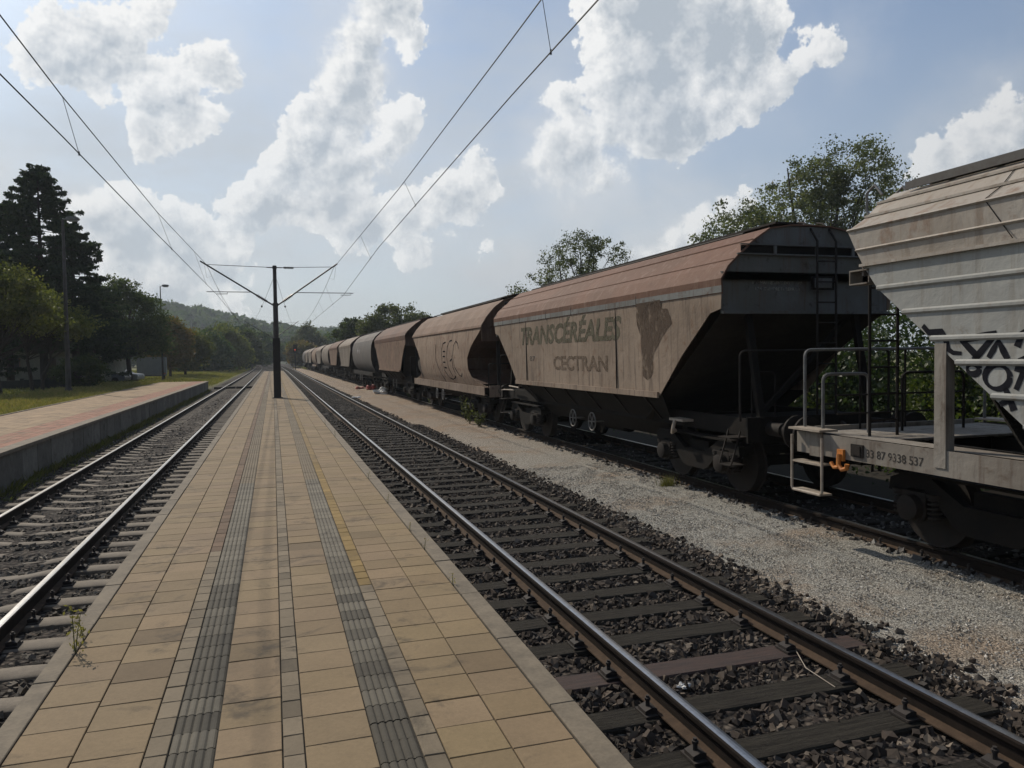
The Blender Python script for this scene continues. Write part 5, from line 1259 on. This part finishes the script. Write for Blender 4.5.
pw = onZ(84, 640, .3); plant('weed', (pw.x, pw.y, .29), .18, 1, 'shorter weed beside the taller one in the left kerb joint', 6, .7, .014, 2)
wd = [(430, 548, .16), (413, 530, .12), (465, 583, .10), (395, 502, .13), (372, 478, .14), (330, 437, .2), (320, 425, .2)]
for i, (u, v_, h) in enumerate(wd):
    p = onZ(u, v_, .3); lab = 'dry thin weed in the joint of the right platform kerb, ' + ['fourth from the camera side', 'fifth', 'the nearest of them', '', '', '', ''][i] if False else None
    o = plant('dry_weed', (1.345, p.y, .29), h, 1, 'thin dry weed in the joint of the right platform kerb', 10+i, .95, .009, 1); o['group'] = 'dry weeds in the right kerb joint'
pg = onZ(668, 487, -.18); t_ = MB(); rg = np.random.default_rng(8)
n = 260; a = rg.uniform(0, 6.28, n); ln = rg.uniform(.08, .26, n); vs = []; fs = []
for k in range(n):
    dx, dy = math.cos(a[k]), math.sin(a[k]); bx, by = rg.normal(0, .06, 2); w_ = .005
    vs += [(bx-dy*w_, by+dx*w_, -.02), (bx+dy*w_, by-dx*w_, -.02), (bx+dx*ln[k]*.5, by+dy*ln[k]*.5, ln[k])]; fs.append((3*k, 3*k+1, 3*k+2))
o = link('grass_tuft', mesh_np('grass_tuft', vs, tris=fs, mat=M['grass'], tint=np.full(len(vs), .55))); o.location = pg; tag(o, 'tuft of grass on the gravel below the brown wagon', 'grass tuft')

# ------------------------------------------------------------------ house, cars, trailer on the left
hX, hY = onY(40, 372, 78).x, 78
t = empty('house', (hX, hY, .35), 'pale house with a tiled roof hidden behind the trees on the left', 'house')
WALLM = simple('render_wall', (.26, .25, .20), (.17, .17, .13), 2, .9)
b = MB(); b.box(-9, 6, 0, 8, 0, 2.9); b.prism([(0.1, 2.9), (7.9, 2.9), (4, 5.2)], 'x', -8.9, 5.9) if False else None; b.build('wall', WALLM, t)
b = MB()
for s in (0, 1):
    y0, y1 = (-.5, 4.0) if s == 0 else (8.5, 4.0)
    b.add([(-9.4, y0, 2.75), (6.4, y0, 2.75), (6.4, y1, 5.3), (-9.4, y1, 5.3), (-9.4, y0, 2.9), (6.4, y0, 2.9), (6.4, y1, 5.45), (-9.4, y1, 5.45)], [(0, 1, 2, 3), (7, 6, 5, 4), (0, 4, 5, 1), (1, 5, 6, 2), (2, 6, 7, 3), (3, 7, 4, 0)])
b.add([(-9.0, .2, 2.9), (-9.0, 7.8, 2.9), (-9.0, 4, 5.3), (-8.8, .2, 2.9), (-8.8, 7.8, 2.9), (-8.8, 4, 5.3)], [(0, 1, 2), (3, 4, 5), (0, 1, 4, 3)])
b.add([(5.8, .2, 2.9), (5.8, 7.8, 2.9), (5.8, 4, 5.3), (6.0, .2, 2.9), (6.0, 7.8, 2.9), (6.0, 4, 5.3)], [(0, 1, 2), (3, 4, 5), (0, 1, 4, 3)])
mt, g, out = newmat('roof_tiles'); tcn = g.n('ShaderNodeTexCoord'); wv = g.n('ShaderNodeTexWave'); wv.bands_direction = 'Y'; wv.inputs['Scale'].default_value = 1.6; wv.inputs['Distortion'].default_value = .6; g.put(tcn.outputs['Object'], wv.inputs['Vector'])
nz = g.noise(tcn.outputs['Object'], 3, 5, .6); cc = g.mix(nz.outputs['Fac'], (.10, .085, .075), (.20, .175, .155)); cc = g.mix(g.math('MULTIPLY', wv.outputs['Fac'], .6), cc, (.05, .045, .04)); pbsdf(g, out, cc, .9, 0, wv.outputs['Fac'], .6, .05)
b.build('roof', mt, t)
for x in (-6.5, -2.6, 3.8):
    b = MB(); b.box(x, x+1.1, -.05, .02, 1.0, 2.2); f_ = b.build('window', simple('window_frame', (.25, .16, .1), (.2, .12, .08), 8, .7), t)
    b = MB(); b.box(x+.08, x+1.02, -.07, -.052, 1.08, 2.12); b.build('pane', simple('pane', (.03, .035, .04), (.02, .02, .025), 8, .15), f_)
b = MB(); b.box(.3, 1.3, -.05, .02, 0.05, 2.1); b.build('door', simple('house_door', (.09, .05, .03), (.06, .035, .02), 6, .7), t)
# low dark wall along the garden
gw = MB()
for k in range(14): gw.box(-1.9*k-1.88, -1.9*k-.02, -.08, .08, 0, .62 + .02*math.sin(k*2))
for k in range(15): gw.box(-1.9*k-.10, -1.9*k+.08, -.11, .11, 0, .72)
o = gw.build('garden_wall', simple('dark_wall', (.035, .035, .03), (.02, .022, .018), 3, .95)); pgx = onY(88, 385, 57); o.location = (pgx.x, 57, .38); tag(o, 'low dark garden wall under the trees on the left', 'wall')
def car(loc, rz, paint, label):
    t = empty('parked_car', loc, label, 'car', 'cars parked by the station'); t.rotation_euler.z = rz
    sec = [(-2.1, .35), (-2.15, .62), (-2.05, .85), (-1.15, .95), (-.55, 1.38), (.75, 1.42), (1.6, .98), (2.1, .88), (2.15, .45), (2.0, .30), (-1.9, .28)]
    b = MB(); n = len(sec); vs = []
    for x, inset in ((-.84, .0), (-.80, 0), (.80, 0), (.84, 0)):
        for y, z in sec: vs.append((x*(1 if z < 1 else .84), y*(1 if abs(x) < .82 else .97), z*(1 if abs(x) < .82 else .985)))
    fs = [(j*n+k, j*n+(k+1) % n, (j+1)*n+(k+1) % n, (j+1)*n+k) for j in range(3) for k in range(n)] + [tuple(range(n)), tuple(3*n+k for k in reversed(range(n)))]
    b.add(vs, fs); bd = b.build('body', simple('car_paint', paint, tuple(c*.8 for c in paint), 3, .3, bstr=.02), t, smooth=True)
    gl = simple('car_glass', (.02, .022, .025), (.02, .02, .02), 3, .1, bstr=0)
    b = MB()
    for s in (-1, 1): b.prism([(-1.0, .98), (-.5, 1.33), (.72, 1.36), (1.35, 1.0)], 'x', s*.835, s*.72)
    b.add([(-.62, -1.12, .985), (.62, -1.12, .985), (.60, -.6, 1.37), (-.60, -.6, 1.37)], [(0, 1, 2, 3)]); b.add([(-.62, 1.52, 1.03), (.62, 1.52, 1.03), (.60, .85, 1.40), (-.60, .85, 1.40)], [(0, 1, 2, 3)])
    b.build('windows', gl, t)
    for s in (-1, 1):
        for y in (-1.3, 1.35):
            b = MB(); b.lathe([(-.1, .31), (.1, .31)], (0, 0, 0), 'x', 18); b.lathe([(-.105, .18), (.105, .18)], (0, 0, 0), 'x', 12); o = b.build('wheel', M['metal_black'], t, smooth=True); o.location = (s*.78, y, .31)
        b = MB(); b.box(s*.5, s*.75, 2.10, 2.15, .62, .75); b.build('tail_light', M['red'], t)
        b = MB(); b.box(s*.5, s*.75, -2.15, -2.10, .62, .75); b.build('headlight', M['white'], t)
pc = onY(119, 376, 84); car((pc.x, 84, -.0), R(75), (.30, .30, .29), 'white parked car under the round dark tree')
pc = onY(113, 376, 80); car((pc.x-.6, 79, .05), R(80), (.10, .11, .12), 'dark parked car in front of the white one')
# grey box trailer
px_ = onY(152.5, 376, 95); t = empty('box_trailer', (px_.x, 95, -.05), 'grey box trailer parked beside the slim lamp', 'trailer'); t.rotation_euler.z = R(5)
b = MB(); b.box(-1.45, 1.45, -1.9, 1.9, .62, 2.55); b.build('box_body', simple('trailer_grey', (.15, .165, .165), (.12, .135, .135), 2, .6), t, bevel=.04)
b = MB()
for x in (-1.46, 1.44):
    for y in (-1.9, 1.86): b.box(x, x+.03, y, y+.05, .6, 2.57)
b.box(-1.48, 1.48, -1.93, -1.905, 2.50, 2.60); b.box(-1.48, 1.48, -1.93, -1.905, .58, .66); b.build('corner_trim', M['galv'], t)
b = MB(); b.box(-1.4, 1.4, -1.85, 1.85, .48, .61); b.box(-.05, .05, 1.85, 3.2, .5, .6); b.build('chassis', simple('blue_chassis', (.04, .06, .13), (.03, .04, .08), 5, .6), t)
for s in (-1, 1):
    b = MB(); b.lathe([(-.11, .33), (.11, .33)], (0, 0, 0), 'x', 18); b.lathe([(-.115, .18), (.115, .18)], (0, 0, 0), 'x', 12); o = b.build('wheel', M['metal_black'], t, smooth=True); o.location = (s*1.2, 0, .34)
    b = MB(); b.box(s*1.15, s*1.4, -1.945, -1.932, .7, .8); b.build('tail_light', M['red'], t)

# ------------------------------------------------------------------ litter and small things
def crumple(name, loc, s, mat, label, cat, seed, flat=.5):
    rng = np.random.default_rng(seed); bm = bmesh.new(); bmesh.ops.create_icosphere(bm, subdivisions=3, radius=1)
    for v in bm.verts:
        k = .62+.5*abs(math.sin(v.co.x*3.1+seed))*abs(math.cos(v.co.y*4.3+seed*2))+rng.uniform(-.13, .13); v.co = Vector((v.co.x*s[0]*k, v.co.y*s[1]*k, (v.co.z+.6)*s[2]*k*flat*1.2))
    me = bpy.data.meshes.new(name); bm.to_mesh(me); bm.free(); me.materials.append(mat); o = link(name, me); o.location = loc; return tag(o, label, cat)
p = onZ(683, 687, -.19); crumple('paper_tissue', (p.x, p.y, -.19), (.055, .045, .03), M['white'], 'crumpled white tissue on a sleeper of the middle track', 'litter', 2)
p = onZ(356, 398, -.19); crumple('plastic_scrap', (p.x, p.y, -.19), (.35, .25, .10), M['white'], 'flat white scrap on the gravel path beside the rail', 'litter', 3)
p = onZ(386, 394, -.19); crumple('plastic_sheet', (p.x-.1, p.y, -.19), (.7, .9, .5), M['white'], 'white plastic sheet heaped under the dark rust wagon', 'litter', 5)
p = onZ(372, 390, -.19); crumple('red_bag', (p.x, p.y, -.19), (.45, .7, .45), M['red'], 'red bag lying beside the siding near the white plastic', 'bag', 7)
p = onZ(362, 389, -.19); crumple('red_cloth', (p.x-.2, p.y, -.19), (.4, .6, .22), simple('faded_red', (.40, .13, .09), (.3, .1, .07), 8, .8), 'faded red cloth left of the red bag', 'litter', 9)
M['weedy'] = M['leaf_grey']
for i, (u, v_, h) in enumerate([(466, 421, 1.0), (470, 425, .9), (432, 407, .9), (429, 406, .7), (410, 400, .7), (479, 428, .6)]):
    p = onZ(u, v_, -.2); rng = np.random.default_rng(90+i); V = []; b = MB()
    for k in range(5):
        a = rng.uniform(0, 6.28); tip = Vector((math.cos(a)*.22, math.sin(a)*.22, h*rng.uniform(.7, 1))); b.tube([(0, 0, -.03), tip*.5, tip], [.008, .006, .002], 5)
        for f in np.linspace(.2, 1, 22): V.append(np.array(tip*f)+rng.normal(0, .035, 3))
    v, q = quads_from(np.array(V), .06, rng, long=2.0); o = link('tall_weed', mesh_np('tall_weed', v, q, mat=M['leaf_grey'], tint=np.full(len(v), .7))); o.location = (p.x, p.y, -.2)
    labs = ['tall pale weed below the near end of the cream sill', 'tall pale weed just right of another below the cream sill', 'pale weed below the middle of the cream sill', 'shorter weed touching the one below the middle of the cream sill', 'pale weed by the far end of the cream sill', 'low weed at the near end of the pale wagon']
    tag(o, labs[i], 'weed', 'tall weeds beside the pale wagon'); b.build('stem', M['leaf_grey'], o)
# thin dry stalk lying over the sleepers
a = onZ(790, 640, -.165); c = onZ(835, 687, -.165); m_ = onZ(806, 668, -.15); b = MB(); b.tube([onZ(777, 632, -.15), a, m_, c], .0035, 5); tag(b.build('dry_stalk', M['cream']), 'thin pale stalk curved across the sleepers of the middle track', 'stalk')
# wooden crossing boards on the left track, cable duct
cx = MB()
for x0, x1 in ((-4.5, -3.78), (-3.6, -2.95), (-2.85, -2.30), (-2.1, -1.5)): cx.box(x0, x1, 65.0, 66.4, -.2, -.02)
tag(cx.build('crossing_boards', M['sleeper_w']), 'dark boards of a small crossing laid between the left rails', 'track crossing')

# ------------------------------------------------------------------ haze in the valley air
b = MB(); b.box(-950, 950, -90, 1600, -4.5, 62); hz = b.build('haze', None) if False else None
hm = bpy.data.materials.new('haze'); hm.use_nodes = True; g = G(hm.node_tree); out = g.n('ShaderNodeOutputMaterial')
pv_ = g.n('ShaderNodeVolumePrincipled'); pv_.inputs['Color'].default_value = (.80, .88, .96, 1); pv_.inputs['Density'].default_value = .00038; pv_.inputs['Anisotropy'].default_value = .2
g.nt.links.new(pv_.outputs[0], out.inputs[1]); b = MB(); b.box(-950, 950, -90, 1600, -4.5, 62)
hz = b.build('haze', hm); hz['kind'] = 'stuff'
